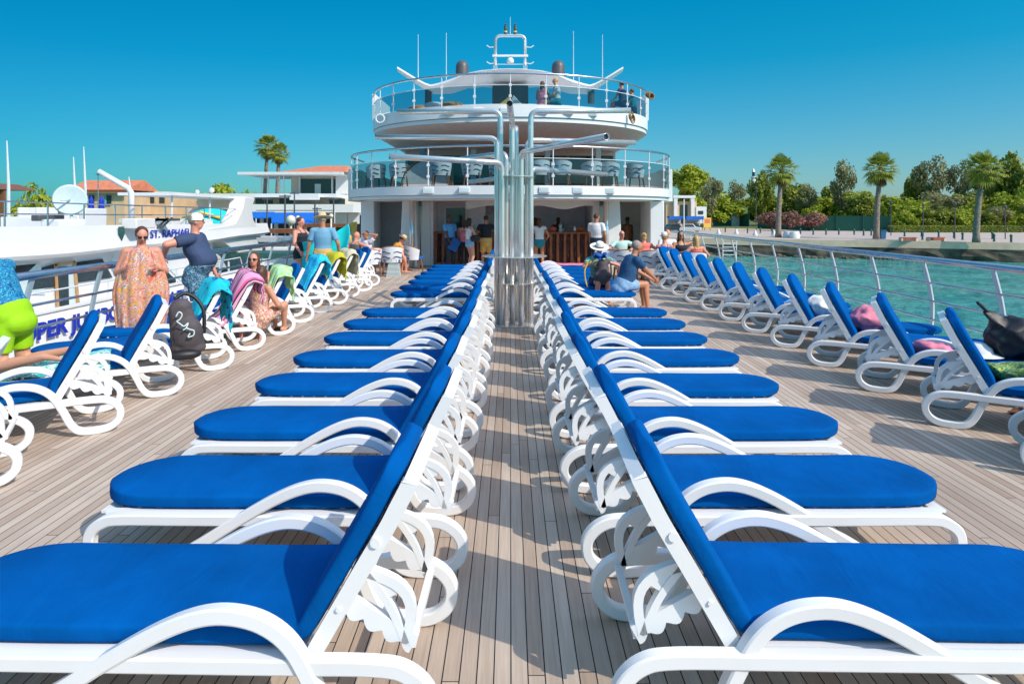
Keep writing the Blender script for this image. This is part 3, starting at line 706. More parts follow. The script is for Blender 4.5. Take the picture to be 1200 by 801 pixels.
# lifebuoys and ropes on the upper rim
for x, y, z, lab in ((-4.35, 21.75, 4.94, 'small white life ring hung on the upper deck rim at left'), ):
    m = MB(); m.tube([(.14*math.cos(a), 0, .14*math.sin(a)) for a in [2*PI*i/20 for i in range(20)]], .03, 8, closed=True); o = m.build('life_ring', 'off_white', smooth=True); o.location = (x, y-.1, z); tag(o, lab, 'life ring')
m = MB(); 
for k in range(5): m.tube([(.02*k+.09*math.cos(a), -.03*k, .10*math.sin(a)-.02*k) for a in [2*PI*i/16 for i in range(16)]], .022, 6, closed=True)
o = m.build('rope_coil', 'rope'); o.location = (4.86, 22.8, 5.95); tag(o, 'brown rope coil tied at the right end of the upper railing', 'rope')
m = MB()
for k in range(3): m.tube([(.03*k+.06*math.cos(a), -.02*k, .14*math.sin(a)-.06*k) for a in [2*PI*i/16 for i in range(16)]], .022, 6, closed=True)
o = m.build('rope_coil', 'rope'); o.location = (3.98, 21.4, 5.0); tag(o, 'brown rope bundle hanging below the upper deck at right', 'rope')

# ------------------------------------------------------------------ striped tub chairs
def make_tub():
    t = thing('tub_chair', 'x', 'armchair')
    m = MB()
    def sh(r, z): return [((r)*math.sin(a), r*.9*math.cos(a)*-1, z) for a in [-2.0+4.0*i/16 for i in range(17)]]
    o1 = sh(.31, .36); 
    pr = []
    for i in range(17):
        a = -2.0+4.0*i/16; top = .82-.16*(abs(a)/2)**2
        pr.append([(.29*math.sin(a), -.27*math.cos(a), .36), (.33*math.sin(a), -.31*math.cos(a), .6), (.345*math.sin(a), -.335*math.cos(a), top), (.30*math.sin(a), -.29*math.cos(a), top), (.26*math.sin(a), -.24*math.cos(a), .36)])
    m.rings(pr); sh_ = m.build('shell', 'white_cloth', t, autos=60)
    m = MB()
    for z in (.52, .66):
        for a0 in (-.95, .15):
            pp = [((.335+(z-.6)*.1)*math.sin(a0+.8*i/5), -(.32+(z-.6)*.1)*math.cos(a0+.8*i/5), z+.02*math.sin(i)) for i in range(6)]; m.tube(pp, .012, 5)
    m.build('blue_stripe', 'navy', sh_)
    m = MB()
    pp = []
    for i in range(17): a = -2.0+4.0*i/16; pp.append((.325*math.sin(a), -.31*math.cos(a), .83-.16*(abs(a)/2)**2))
    m.tube(pp, .018, 6); m.build('top_rail', 'leg_wood', t)
    MB().box(-.24, .24, -.22, .28, .36, .46).build('seat_cushion', 'royal_blue', t, bevel=.03)
    for sx in (-1, 1):
        for sy in (-1, 1): MB().cap((sx*.22, sy*.2, .37), .03, (sx*.26, sy*.25, .02), .018, 8).build('leg', 'leg_wood', t)
    return t
tub0 = [None]
def tub(x, y, z, rz, lab, g):
    if tub0[0] is None: tub0[0] = make_tub(); t = tub0[0]
    else: t = copy_tree(tub0[0])
    t.location = (x, y, z); t.rotation_euler = (0, 0, rz); tag(t, lab, 'armchair', g); return t
ga = 'striped tub chairs'
tub(-3.95, 18.2, 0, .5, 'white striped tub chair beside the left loungers, under the bald man', ga)
tub(-3.45, 18.9, 0, .2, 'white striped tub chair holding the slumped person in orange', ga)
tub(-3.0, 20.0, 0, -1.2, 'striped tub chair with blue cushion in front of the left pillar', ga)
tub(3.05, 17.2, 0, .1, 'striped tub chair under the blonde woman in coral', ga)
tub(3.7, 16.9, 0, -.1, 'striped tub chair behind the seated woman in the pale sun hat', ga)
tub(4.55, 16.2, 0, .0, 'striped tub chair under the blond person nearest the railing', ga)
tub(2.75, 18.6, 0, 2.6, 'striped tub chair under the bald man with sunglasses', ga)
tub(4.5, 18.0, 0, 2.9, 'striped tub chair under the waving dark haired woman', ga)
for i, (x, y, rz) in enumerate(((-4.6, 22.2, .7), (-3.7, 21.6, .3), (-1.2, 20.3, .1), (-2.2, 20.6, 0), (-.35, 20.2, -.2), (.9, 20.3, .3), (1.6, 20.4, -.2), (2.6, 20.8, .2), (3.2, 21.0, -.3), (4.2, 21.9, -.5))):
    tub(x, y, 2.612, rz, 'striped tub chair on the middle terrace, %s from its left end' % ORD[i], 'striped tub chairs on the middle terrace')
tb = thing('cafe_table', 'small round wooden table amid the seated group at right', 'table', (3.75, 17.75, 0))
MB().lathe([(.02, .70), (.45, .70), (.45, .74), (.02, .74)], 24).build('tabletop', 'bar_wood', tb, autos=40); MB().tube([(0, 0, 0), (0, 0, .70)], .04).build('leg', 'steel', tb); MB().lathe([(.28, 0), (.28, .02), (.02, .03)], 20).build('foot', 'steel', tb, autos=40)
fl = thing('lounge_bed', 'round wooden framed lounge cushion on the middle terrace, leaning', 'lounge bed', (-2.75, 21.4, 2.61), 0)
m = MB(); m.tube([(.85*math.cos(a), 0, .95*math.sin(a)) for a in [PI*i/16 for i in range(17)]], .03); m.build('frame', 'leg_wood', fl)
m = MB(); m.prism([(.8*math.cos(a), .05, .9*math.sin(a)) for a in [PI*i/16 for i in range(17)]], (0, .08, 0)); m.build('canopy', 'grey_paint', fl)
for i, (x, y, c, lab) in enumerate(((-3.0, 21.6, 'cushion_tan', 'tan cushion lying on the sun deck at left'), (-1.9, 20.9, 'cushion_tan', 'tan flat cushion behind the glass, left of centre'), (-2.4, 21.0, 'white_cloth', 'white towel bundle behind the upper glass at left'), (.2, 20.9, 'grey_paint', 'grey folded lounge cushion beside the seated pair'), (-.25, 21.0, 'khaki', 'tan folding backrest leaning on the sun deck'))):
    m = MB()
    if i in (3, 4): m.prism([(-.3, -.2, 0), (.3, -.2, 0), (.25 if i == 4 else -.1, -.2, .42)], (0, .5, 0))
    else: m.ell((0, 0, .12), (.4, .3, .13))
    o = m.build('deck_cushion', c, smooth=(i < 3), bevel=.02 if i > 2 else 0); o.location = (x, y, 5.135); tag(o, lab, 'cushion')
# ------------------------------------------------------------------ moored boat on the left
bt = thing('passenger_boat', 'large white passenger boat with blue lettering moored beyond the left railing', 'boat', (-9, 12, -4))
BO = V((-9, 12, -4))
class BB(MB):
    def build(s, name, m, parent=None, **kw):
        s.v = [(a+9, b-12, c+4) for a, b, c in s.v]; return MB.build(s, name, m, parent or bt, **kw)
XP = -7.0; XB = -9.0
b = BB(); b.grid(lambda u, v: (XP-2.4*max(0, u-.78)**2*9*(1)-.5*(1-v)**2, 2+19*u, -4.2+v*4.46+.25*max(0, u-.7)), 30, 6); b.build('hull', 'white_paint', smooth=True, solid=.06)
b = BB(); b.box(-12, XP-.02, 2, 19.5, -.62, -.55); b.build('side_deck', 'off_white')
b = BB(); b.bar((XP, 2, .29), (XP, 19, .31), .10, .05); b.build('gunwale', 'white_paint', bevel=.01)
# low rail on the gunwale
b = BB()
b.tube([(XP+.0, 9.1, .31), (XP, 9.25, .55), (XP, 9.5, .60), (XP, 16.8, .64), (XP, 17.0, .33)], .014, 6)
for y in (11.3, 13.6, 15.6): b.tube([(XP, y, .3), (XP, y, .62)], .012, 6)
b.build('low_rail', 'pale_post')
# cabin wall below the overhang with slanting windows
XW = -9.35
b = BB(); b.box(XW-3, XW, 4, 20.4, -.6, 1.0); b.build('cabin_wall', 'white_paint')
def wpoly(pxs, name, m, off=.012, par=None, X=XW, th=.02):
    q = [PX(px, py, X+off) for px, py in pxs]; b = BB(); b.prism(q, (th, 0, 0)); return b.build(name, m, par)
wpoly([(8, 312), (42, 309), (22, 327), (8, 327)], 'window', 'window_glass')
wpoly([(30, 340), (64, 336), (64, 309), (50, 313)], 'window', 'window_glass')
wpoly([(90, 331), (131, 325), (119, 303), (90, 307)], 'window', 'window_glass')
wpoly([(52, 345), (0, 345), (0, 316), (8, 308), (46, 308)], 'window_strip', 'dish', .004)
d = wpoly([(66, 364), (90, 360), (86, 308), (64, 311)], 'door', 'dish', .01)
wpoly([(69, 361), (80, 359.5), (79, 312), (67, 313)], 'door_glass', 'window_glass', .035, d)
for q in ([(63, 309), (87, 305), (87, 308), (63, 312)], [(63, 309), (66, 309), (69, 366), (66.5, 366)], [(85, 306), (88, 305.5), (93, 360), (90, 361)]): wpoly(q, 'door_frame', 'door_wood', .04, d)
wpoly([(170, 318), (190, 313), (214, 336), (200, 341)], 'window', 'window_glass')
for a in ((131, 303, 165, 350), (182, 297, 215, 330)):
    b = BB(); p = PX(a[0], a[1], XW+.1); q = PX(a[2], a[3], XW+.3); b.bar(p, q, .10, .05, up=(1, 0, 0)); b.build('cabin_brace', 'dish')
# overhanging upper deck bulwark
prof = [(0, .92), (.10, 1.0), (.05, 1.15), (0, 1.46), (-.08, 1.46), (-.2, .92)]
b = BB(); rs = []
for i in range(25):
    y = 4+20*i/24; dz = .16-.20*(i/24); tip = max(0, i/24-.62)*3.2
    rs.append([(XB+o-tip*.0, y, z+(dz if z > 1.3 else .02*math.sin(i)+.0)+ (0 if z > 1.3 else .18*max(0, i/24-.8)*3)) for o, z in prof])
b.rings(rs); b.build('upper_bulwark', 'white_paint', autos=50)
b = BB(); b.box(-15, XB-.2, 4, 23.9, .9, .98); b.build('upper_deck', 'off_white')
text_mesh('lettering', 'ST. RAPHAEL 1', .28, PX(176, 279, XB+.07)-BO, (PI/2, 0, PI/2), 'lettering_blue', bt, sx=1.28)
m = BB(); p = PX(142, 268, XB+.05); m.prism([p+V((0, -.11, .05)), p+V((0, .11, .05)), p+V((0, .11, -.12)), p+V((0, 0, -.28)), p+V((0, -.11, -.12))], (.02, 0, 0)); o = m.build('crest', 'bollard_green')
def hull_text(txt, px0, px1):
    X = XP+.075; y0 = X*F/(px0-598); y1 = X*F/(px1-598)
    o = text_mesh('lettering', txt, .30, V((X, y0, -.07))-BO, (PI/2, 0, PI/2), 'lettering_blue', bt, bold=.03)
    wd = max(v.co.x for v in o.data.vertices); o.scale = ((y1-y0)/wd, 1.15, 1)
hull_text('SUPER JUMBO', 14, 141); hull_text('RAPHAEL', 158, 220); hull_text('PE', 227, 238); hull_text('SS -C', 265, 300)
# rails on the upper deck
b = BB()
for z in (1.98, 1.75): b.tube([(XB-.2, 5, z+.06), (XB-.2, 23, z-.05)], .016, 6)
for i in range(17): y = 5.2+1.1*i; b.tube([(XB-.2, y, 1.3), (XB-.2, y, 2.03-i*.006)], .016, 6)
b.build('upper_rail', 'steel_rail')
# fin and canopy
def fpoly(pxs, X, th, name, m): q = [PX(px, py, X) for px, py in pxs]; b = BB(); b.prism(q, (-th, 0, 0)); return b.build(name, m, bevel=.02)
fpoly([(287, 231), (299, 232), (295, 244), (297, 257), (302, 267), (311, 268), (311, 276), (243, 281), (243, 268), (262, 265), (276, 262), (282, 250), (285, 243)], XB+.03, .5, 'funnel_fin', 'white_paint')
fpoly([(249, 281), (300, 277), (308, 300), (318, 345), (285, 345), (296, 320), (285, 300), (262, 284)], XB-.1, .8, 'bow_panel', 'white_paint')
b = BB(); b.box(-10.9, -9.3, 18.0, 23.5, 2.28, 2.36); b.build('canopy', 'white_paint')
for y in (18.2, 20.5, 23.2): b = BB(); b.tube([(-9.5, y, 1.0), (-9.5, y, 2.3)], .03); b.build('canopy_post', 'pale_post')
b = BB(); a = P(154, 262, 16); b.tube([a, P(154, 226, 16), P(151, 221, 16), P(116, 201, 16), P(115, 205, 16)], .07, 8); b.build('davit', 'white_paint', smooth=True)
b = BB(); b.tube([P(115, 205, 16), P(115, 262, 16)], .012); b.build('davit_line', 'steel_rail')
# dish, cabins and lockers on the top deck
dm = BB(); cc = P(82, 234, 14.5); Mx = Matrix.Rotation(math.radians(78), 3, 'X') @ Matrix.Rotation(math.radians(14), 3, 'Y')
dm.lathe([(.01, -.05), (.15, -.045), (.30, 0.01), (.34, .03), (.30, .02), (.01, -.03)], 24, c=cc, M=Matrix.Rotation(math.radians(30), 3, 'Z') @ Matrix.Rotation(math.radians(90), 3, 'X'))
dm.tube([cc, cc+V((.0, -.28, -.02))], .02); dm.tube([cc+V((0, .05, 0)), cc+V((0, .05, -1))], .03); dm.build('satellite_dish', 'dish', smooth=True)
for x0, x1, h0, h1, Y, m in ((0, 60, 268, 254, 15, 'white_paint'), (48, 70, 268, 257, 13.2, 'white_plastic'), (70, 92, 268, 252, 17, 'off_white'), (92, 100, 268, 244, 15, 'white_paint'), (142, 160, 268, 256, 15, 'off_white'), (160, 235, 268, 258, 19, 'off_white'), (36, 46, 259, 252, 14, 'dark_grey'), (20, 23.5, 256, 243, 18, 'white_paint'), (41, 44.5, 256, 243, 18, 'white_paint')):
    a = P(x0, h0, Y); c = P(x1, h1, Y); b = BB(); b.box(a.x, c.x, Y, Y+.8, a.z, c.z); b.build('deck_locker' if x1-x0 > 5 else 'bollard_post', m, bevel=.02)
b = BB()
for x, w_ in ((172, 5), (183, 8), (188, 3)): a = P(x, 268, 16.5); b.bar(a+V((0, 0, .0)), a+V((.3, 0, .28)), .04, .04); b.box(a.x-.1, a.x+.35, 16.4, 16.8, a.z+.2, a.z+.26)
b.build('folded_chairs', 'dark_grey')
for i, (px, yt, yb, Y) in enumerate(((8, 165, 262, 30), (86, 184, 262, 34), (98, 172, 262, 34), (151, 207, 240, 40))):
    a = P(px+2, yb, Y); t_ = P(px, yt, Y); m = MB(); m.tube([(0, 0, -2), (0, 0, (t_.z-a.z)*.45), (t_.x-a.x, 0, t_.z-a.z)], [.09, .07, .025], 8)
    o = m.build('mast', 'pale_post'); o.location = a; tag(o, 'thin pale mast rising left of the terracotta roofed house, %s from the left' % ORD[i], 'mast', 'masts in the marina')

# ------------------------------------------------------------------ buildings left
def bbox(root, off, name, x0, x1, y0, y1, z0, z1, m, bevel=0, par=None):
    b = MB(); b.box(x0-off.x, x1-off.x, y0-off.y, y1-off.y, z0-off.z, z1-off.z); return b.build(name, m, par or root, bevel=bevel)
def pz(py, Y): return HC-(py-250)/F*Y
def pX(px, Y): return (px-598)/F*Y
# sandstone house
Y = 56; o = V((pX(120, Y), Y, gz)); hs = thing('stone_house', 'beige stone house with terracotta roof and chimney beyond the white boat', 'house', o)
x0, x1 = pX(88, Y), pX(146, Y); zt = pz(226, Y)
w_ = bbox(hs, o, 'wall', x0, x1, Y, Y+4, gz, zt, 'sand_wall')
m = MB(); xm0, xm1 = pX(104, Y), pX(158, Y)
m.prism([V(p)-o for p in ((x0-.5, Y-.5, zt+.25), (x0-.5, Y+2.2, zt+1.2), (x0-.5, Y+4.5, zt+.25))], (x1-x0+1.0, 0, 0)); m.build('roof', 'terracotta', hs)
m = MB(); m.box(pX(98, Y)-o.x, pX(105, Y)-o.x, 2, 2.6, zt-o.z+.2, pz(212, Y)-o.z); m.box(pX(97, Y)-o.x, pX(106, Y)-o.x, 1.9, 2.7, pz(213, Y)-o.z, pz(211.5, Y)-o.z); m.build('chimney', 'sand_wall', hs)
m = MB(); m.box(x0-o.x-.5, x1-o.x+.5, -.55, -.45, zt-o.z, zt-o.z+.2); m.build('eaves', 'leg_wood', hs)
for px in (108, 128):
    f = bbox(hs, o, 'window', pX(px-2.6, Y), pX(px+2.6, Y), Y-.06, Y+.1, pz(239, Y), pz(229, Y), 'window_glass'); bbox(hs, o, 'sill', pX(px-3.2, Y), pX(px+3.2, Y), Y-.15, Y-.065, pz(239.8, Y), pz(239, Y), 'off_white', par=f)
    bbox(hs, o, 'shutter', pX(px-4.6, Y), pX(px-2.8, Y), Y-.1, Y-.02, pz(239, Y), pz(229, Y), 'light_blue', par=f)
# low annex
Y = 60; o = V((pX(185, Y), Y, gz)); ax = thing('low_house', 'low beige flat roofed row behind the canopy of the white boat', 'house', o)
bbox(ax, o, 'wall', pX(160, Y), pX(195, Y), Y, Y+8, gz, pz(226, Y), 'sand_wall'); bbox(ax, o, 'parapet', pX(159, Y), pX(196, Y), Y-.2, Y+8, pz(226, Y)+.002, pz(224.5, Y), 'cream_wall')
for px in (166, 178, 190): bbox(ax, o, 'window', pX(px-3, Y), pX(px+3, Y), Y-.05, Y+.1, pz(238, Y), pz(230, Y), 'window_glass')
for i, (px, lab) in enumerate(((105, 'white'), (108.5, 'x'), (116, 'x'))): pass
for i, px in enumerate((107, 119)):
    m = MB(); m.lathe([(.03, -1.6), (.03, .0), (.22, .1), (.16, .8), (.03, 1.15)], 8); o = m.build('closed_parasol', 'lettering_blue'); o.location = P(px, 247, 50); o.location.z = pz(247, 50); tag(o, 'closed dark blue parasol before the stone house, %s one' % ('left' if i == 0 else 'right'), 'parasol', 'closed parasols')
# timber pergola far left
Y = 45; o = V((pX(0, Y), Y, gz)); pg = thing('timber_pavilion', 'dark timber pavilion cut by the left picture edge', 'pavilion', o)
for px in (-12, 0.5, 4): m = MB(); m.box(pX(px, Y)-o.x-.1, pX(px, Y)-o.x+.1, -.1, .1, 0, pz(222, Y)-gz); m.build('post', 'leg_wood', pg)
m = MB(); m.prism([(-3, -1, pz(222, Y)-gz), (pX(7, Y)-o.x, -1, pz(222, Y)-gz), (-1, -1, pz(214, Y)-gz)], (0, 4, 0)); m.build('roof', 'leg_wood', pg)
m = MB(); m.box(-3, .2, 1, 1.1, 0, 2.6); m.build('back_wall', 'black', pg)
# waterfront restaurant
Y = 60; o = V((pX(350, Y), Y, gz)); rs_ = thing('waterfront_restaurant', 'white terraced restaurant with terracotta hipped roof and glazed upper floor', 'restaurant', o)
R = lambda name, x0, x1, y0, y1, zt, zb, m, par=None, bevel=0: bbox(rs_, o, name, pX(x0, Y), pX(x1, Y), y0, y1, pz(zb, Y), pz(zt, Y), m, par=par, bevel=bevel)
R('upper_wall', 336, 404, Y+1.2, Y+8, 205, 228, 'cream_wall'); g_ = R('upper_window', 348, 390, Y+1.1, Y+1.19, 209, 227, 'window_glass')
for px in (346, 385): R('window_post', px, px+2, Y+.9, Y+1.15, 206, 228, 'white_paint')
R('sliding_pane', 365, 372, Y+1.02, Y+1.09, 215, 227, 'dish', g_); R('white_wall_end', 391, 404, Y+.7, Y+1.18, 206, 227, 'white_paint')
R('flat_canopy', 289, 408, Y-2, Y+6, 203, 206, 'off_white'); 
for px in (308, 316, 329, 334): R('canopy_post', px, px+1.1, Y-.5, Y-.4, 206, 229, 'pale_post')
m = MB(); xa, xb = pX(333, Y)-o.x, pX(411, Y)-o.x; za = pz(203, Y)-gz+.01; zr = pz(191, Y)-gz; xm = pX(383, Y)-o.x
m.add([(xa, -1.6, za), (xb, -1.6, za), (xb, 9, za), (xa, 9, za), (xm-1.5, 3.5, zr), (xm+1.0, 3.5, zr)], [(0, 1, 5, 4), (1, 2, 5), (2, 3, 4, 5), (3, 0, 4), (0, 3, 2, 1)]); m.build('roof', 'terracotta', rs_)
R('terrace_slab', 240, 404, Y-3, Y+8, 228, 232, 'white_paint'); R('terrace_fascia', 354, 386, Y-3.4, Y-3.05, 228, 235, 'white_paint'); R('middle_wall', 235, 425, Y-.5, Y+8, 232, 244, 'cream_wall')
for a, c in ((302, 312), (313, 322), (388, 406), (330, 345)): R('window', a, c, Y-.56, Y-.45, 233, 243, 'window_glass')
R('balcony_band', 315, 426, Y-4, Y-.6, 240, 249, 'awning_white'); R('lower_wall', 220, 428, Y+.1, Y+8, 244, 285, 'grey_paint')
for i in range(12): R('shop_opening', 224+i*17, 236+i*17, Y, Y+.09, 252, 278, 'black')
R('glazing', 392, 410, Y-1, Y-.9, 250, 262, 'dish'); R('sign_panel', 411, 424, Y-1, Y-.9, 250, 262, 'off_white')
# small shop things on the terrace
for i, (px, py, r) in enumerate(((248, 223, 3.2), (231, 225, 2.6))):
    m = MB(); m.ell((0, 0, 0), (r*.08, .12, r*.08), nu=12, nv=6); m.tube([(0, .1, 0), (0, .1, -1.2)], .05); q = m.build('rooftop_dish', 'off_white', smooth=True); q.location = P(px, py, 58); tag(q, 'white satellite dish on the roof terrace in front of the round tree, %s' % ('right one' if i == 0 else 'left one'), 'satellite dish')
# awnings
def awning(px0, px1, pt, pb, Y, m, lab, dy=2.5):
    a = P(px0, pt, Y+dy); c = P(px1, pt, Y+dy); d = P(px1, pb, Y); e = P(px0, pb, Y); o = V((a.x, Y, gz)); t = thing('awning', lab, 'awning', o)
    q = MB(); q.prism([p-o for p in (a, c, d, e)], (0, 0, .06)); q.build('canvas', m, t)
    for p in (d, e): w = MB(); w.tube([p-o, (p.x-o.x, 0, 0)], .05); w.build('pole', 'pale_post', t)
awning(268, 322, 249, 256, 48, 'awning_blue', 'blue canvas awning behind the white fin of the moored boat')
awning(318, 350, 250, 262, 44, 'awning_blue', 'wide blue canvas awning left of the turquoise towel woman', 4)
awning(350, 372, 250, 264, 50, 'awning_blue', 'blue awning above the man in the straw hat')
awning(226, 262, 250, 256, 52, 'awning_blue', 'blue awning just right of the man in the white cap')
awning(300, 392, 240, 247, 56, 'awning_white', 'long cream awning below the restaurant balcony', 3)
# kiosks, boats in the marina
m = MB(); m.ell((0, 0, 0), (1.2, 1.0, .75), nu=16); m2 = thing('covered_boat', 'small boat under a bright blue and yellow cover by the capped man', 'boat', P(247, 263, 30))
m.build('cover', 'turquoise', m2, smooth=True); q = MB(); q.tube([(-.9, -.8, .35), (0, -.95, .55), (.8, -.75, .3)], .07); q.build('yellow_trim', 'sign_yellow', m2); q = MB(); q.box(-1.2, 1.2, -1, 1, -3.5, -.3); q.build('hull', 'off_white', m2, bevel=.2)
def wboat(px, py, Y, L, lab, m='off_white', cabin='door_wood'):
    p = P(px, py, Y); t = thing('small_boat', lab, 'boat', (p.x, Y, -4)); H = p.z+4
    q = MB(); rs2 = []
    for i in range(13):
        u = i/12; w = .95*math.sin(min(1, u*1.6+.12)*PI/2)*(1 if u < .7 else 1-.9*((u-.7)/.3)**2)+.04; x = (u-.5)*L; s = .25*(abs(u-.4)*2)**2
        rs2.append([(x, -w, H*.55+s), (x, -w*.7, .1), (x, 0, -.1), (x, w*.7, .1), (x, w, H*.55+s)])
    q.rings(rs2); q.build('hull', m, t, smooth=False)
    q = MB(); q.box(-L*.22, L*.1, -.6, .6, H*.5, H*.82); q.build('cabin', 'white_paint', t, bevel=.06)
    q = MB(); q.box(-L*.2, L*.08, -.62, -.601, H*.62, H*.76); q.build('window', 'window_glass', t)
    q = MB(); q.box(-L*.32, L*.14, -.8, .8, H*.96, H); q.build('canopy', cabin, t)
    for x in (-L*.3, L*.12):
        for y in (-.7, .7): q = MB(); q.tube([(x, y, H*.5), (x, y, H*.97)], .035); q.build('canopy_post', 'pale_post', t)
wboat(284, 280, 27, 5, 'small wooden boat with reddish canopy seen under the white bow panel', 'sign_yellow', 'terracotta')
wboat(330, 268, 33, 6, 'brown wooden tour boat below the blue awning', 'leg_wood', 'leg_wood')
wboat(345, 277, 27, 5, 'grey canopied motorboat left of the woman holding a towel', 'off_white', 'grey_paint')
wboat(395, 262, 40, 7, 'white boat with brown canopy just left of the ship pillar', 'white_paint', 'leg_wood')
wboat(325, 295, 22, 4.5, 'dark hulled dinghy behind the railing under the towel', 'dark_grey', 'bollard_green')
wboat(200, 256, 38, 8, 'white motor yacht behind the lettering of the large boat', 'white_paint', 'off_white')
for i, (px, yt, Y) in enumerate(((313, 232, 45), (334, 228, 40), (345, 225, 48), (369, 235, 42), (391, 232, 46), (371.5, 243, 50))):
    m = MB(); m.tube([(0, 0, 0), (0, 0, pz(yt, Y)-gz)], [.07, .05], 8); m.tube([(-.35, 0, pz(yt, Y)-gz-.1), (.35, 0, pz(yt, Y)-gz-.1)], .04)
    q = m.build('quay_lamp', 'dark_grey'); q.location = (pX(px, Y), Y, gz); tag(q, 'slim dark lamp post on the left waterfront, %s from the left' % ORD[i], 'lamp post', 'lamp posts on the left waterfront')
for i, (px, py, s, Y) in enumerate(((341, 258, .28, 38), (349, 255, .12, 38), (388, 253, .13, 38))):
    m = MB(); m.ell((0, 0, 0), (s, s, s*1.05)); m.tube([(0, 0, -s), (0, 0, -3)], .05); q = m.build('globe_lamp', 'lamp_cream', smooth=True); q.location = P(px, py, Y); tag(q, 'cream globe lamp in front of the awnings, %s' % ['the largest', 'small, right of the largest', 'small, right of the straw hat'][i], 'lamp')
yk = thing('yellow_kiosk', 'narrow yellow and green banner stand beside the ship pillar', 'banner', (pX(415, 34), 34, gz)); m = MB(); m.box(-.14, .14, -.05, .05, 0, pz(260, 34)-gz); m.build('banner', 'sign_yellow', yk); m = MB(); m.box(-.10, .10, -.06, -.051, 1.6, 2.2); m.build('emblem', 'turquoise', yk)

# ------------------------------------------------------------------ vegetation
def crown(seed, m, R=(1, 1, .8), blobs=22, leaves=4200, ls=.115):
    rr = random.Random(seed); b = MB(); bl = []
    for i in range(blobs):
        while True:
            p = V((rr.uniform(-1, 1), rr.uniform(-1, 1), rr.uniform(-.9, 1)))
            if p.length < 1: break
        bl.append((V((p.x*R[0]*.72, p.y*R[1]*.72, p.z*R[2]*.72)), rr.uniform(.22, .42)))
    for i in range(leaves):
        c, r = bl[rr.randrange(blobs)]; d = V((rr.gauss(0, 1), rr.gauss(0, 1), rr.gauss(0, 1))).normalized()
        p = c+d*r*rr.uniform(.55, 1.08); n = (d+V((rr.gauss(0, .6), rr.gauss(0, .6), rr.gauss(0, .6)))).normalized(); u = n.orthogonal().normalized(); w = n.cross(u); a = rr.uniform(0, 6.3)
        u, w = u*math.cos(a)+w*math.sin(a), w*math.cos(a)-u*math.sin(a); s = ls*rr.uniform(.6, 1.3)
        b.add([p-u*s*.5, p+w*s*.5, p+u*s*.6, p-w*s*.5], [(0, 1, 2, 3)])
    return b.mesh('crown', m)
def trunkmesh(seed):
    rr = random.Random(seed); b = MB(); b.tube([(0, 0, 0), (.04, .02, .5), (-.02, 0, 1.0)], [.07, .05, .035], 8)
    for i in range(6): a = rr.uniform(0, 6.3); z = rr.uniform(.5, .95); b.tube([(0, 0, z), (.25*math.cos(a), .25*math.sin(a), z+.2), (.36*math.cos(a), .36*math.sin(a), z+.28)], [.03, .02, .008], 5)
    return b.mesh('trunk', 'bark')
CM = {'bright': [crown(i, 'leaf_bright', (1, 1, .8)) for i in (1, 2)], 'dark': [crown(i, 'leaf_dark', (1, 1, .9), 20) for i in (3, 4)], 'olive': [crown(i, 'leaf_olive', (1, 1, 1), 13, 2600, .085) for i in (5, 6, 7)], 'pink': [crown(8, 'leaf_pink', (1, 1, .6), 14, 2600)]}
TM = [trunkmesh(i) for i in (1, 2)]
tree_n = {}
DESC = {'bright': 'bright green bushy tree', 'dark': 'dark green dense tree', 'olive': 'tall airy grey green tree', 'pink': 'pink flowering bush'}
def tree(px, pt, Y, wpx, kind, base=None, where='', tall=None):
    if pt == 186: tall = .30
    g = gz if base is None else base; x = pX(px, Y); zt = pz(pt, Y); r = wpx/2/F*Y*1.12; hh = zt-g; rz_ = min(hh*.52, r*1.7) if tall is None else tall*hh
    t = thing({'pink': 'flowering_bush'}.get(kind, 'tree'), '%s %s' % (DESC[kind], where), 'bush' if kind == 'pink' else 'tree', (x, Y, g), rnd(0, 6), 'trees behind the promenade' if px > 600 else None)
    c = bpy.data.objects.new('crown', random.choice(CM[kind])); C.objects.link(c); c.parent = t; c.scale = (r, r, rz_); c.location = (0, 0, hh-rz_*.95)
    k = bpy.data.objects.new('trunk', random.choice(TM)); C.objects.link(k); k.parent = t; k.scale = (hh*.18, hh*.18, (hh-rz_*1.2))
    return t
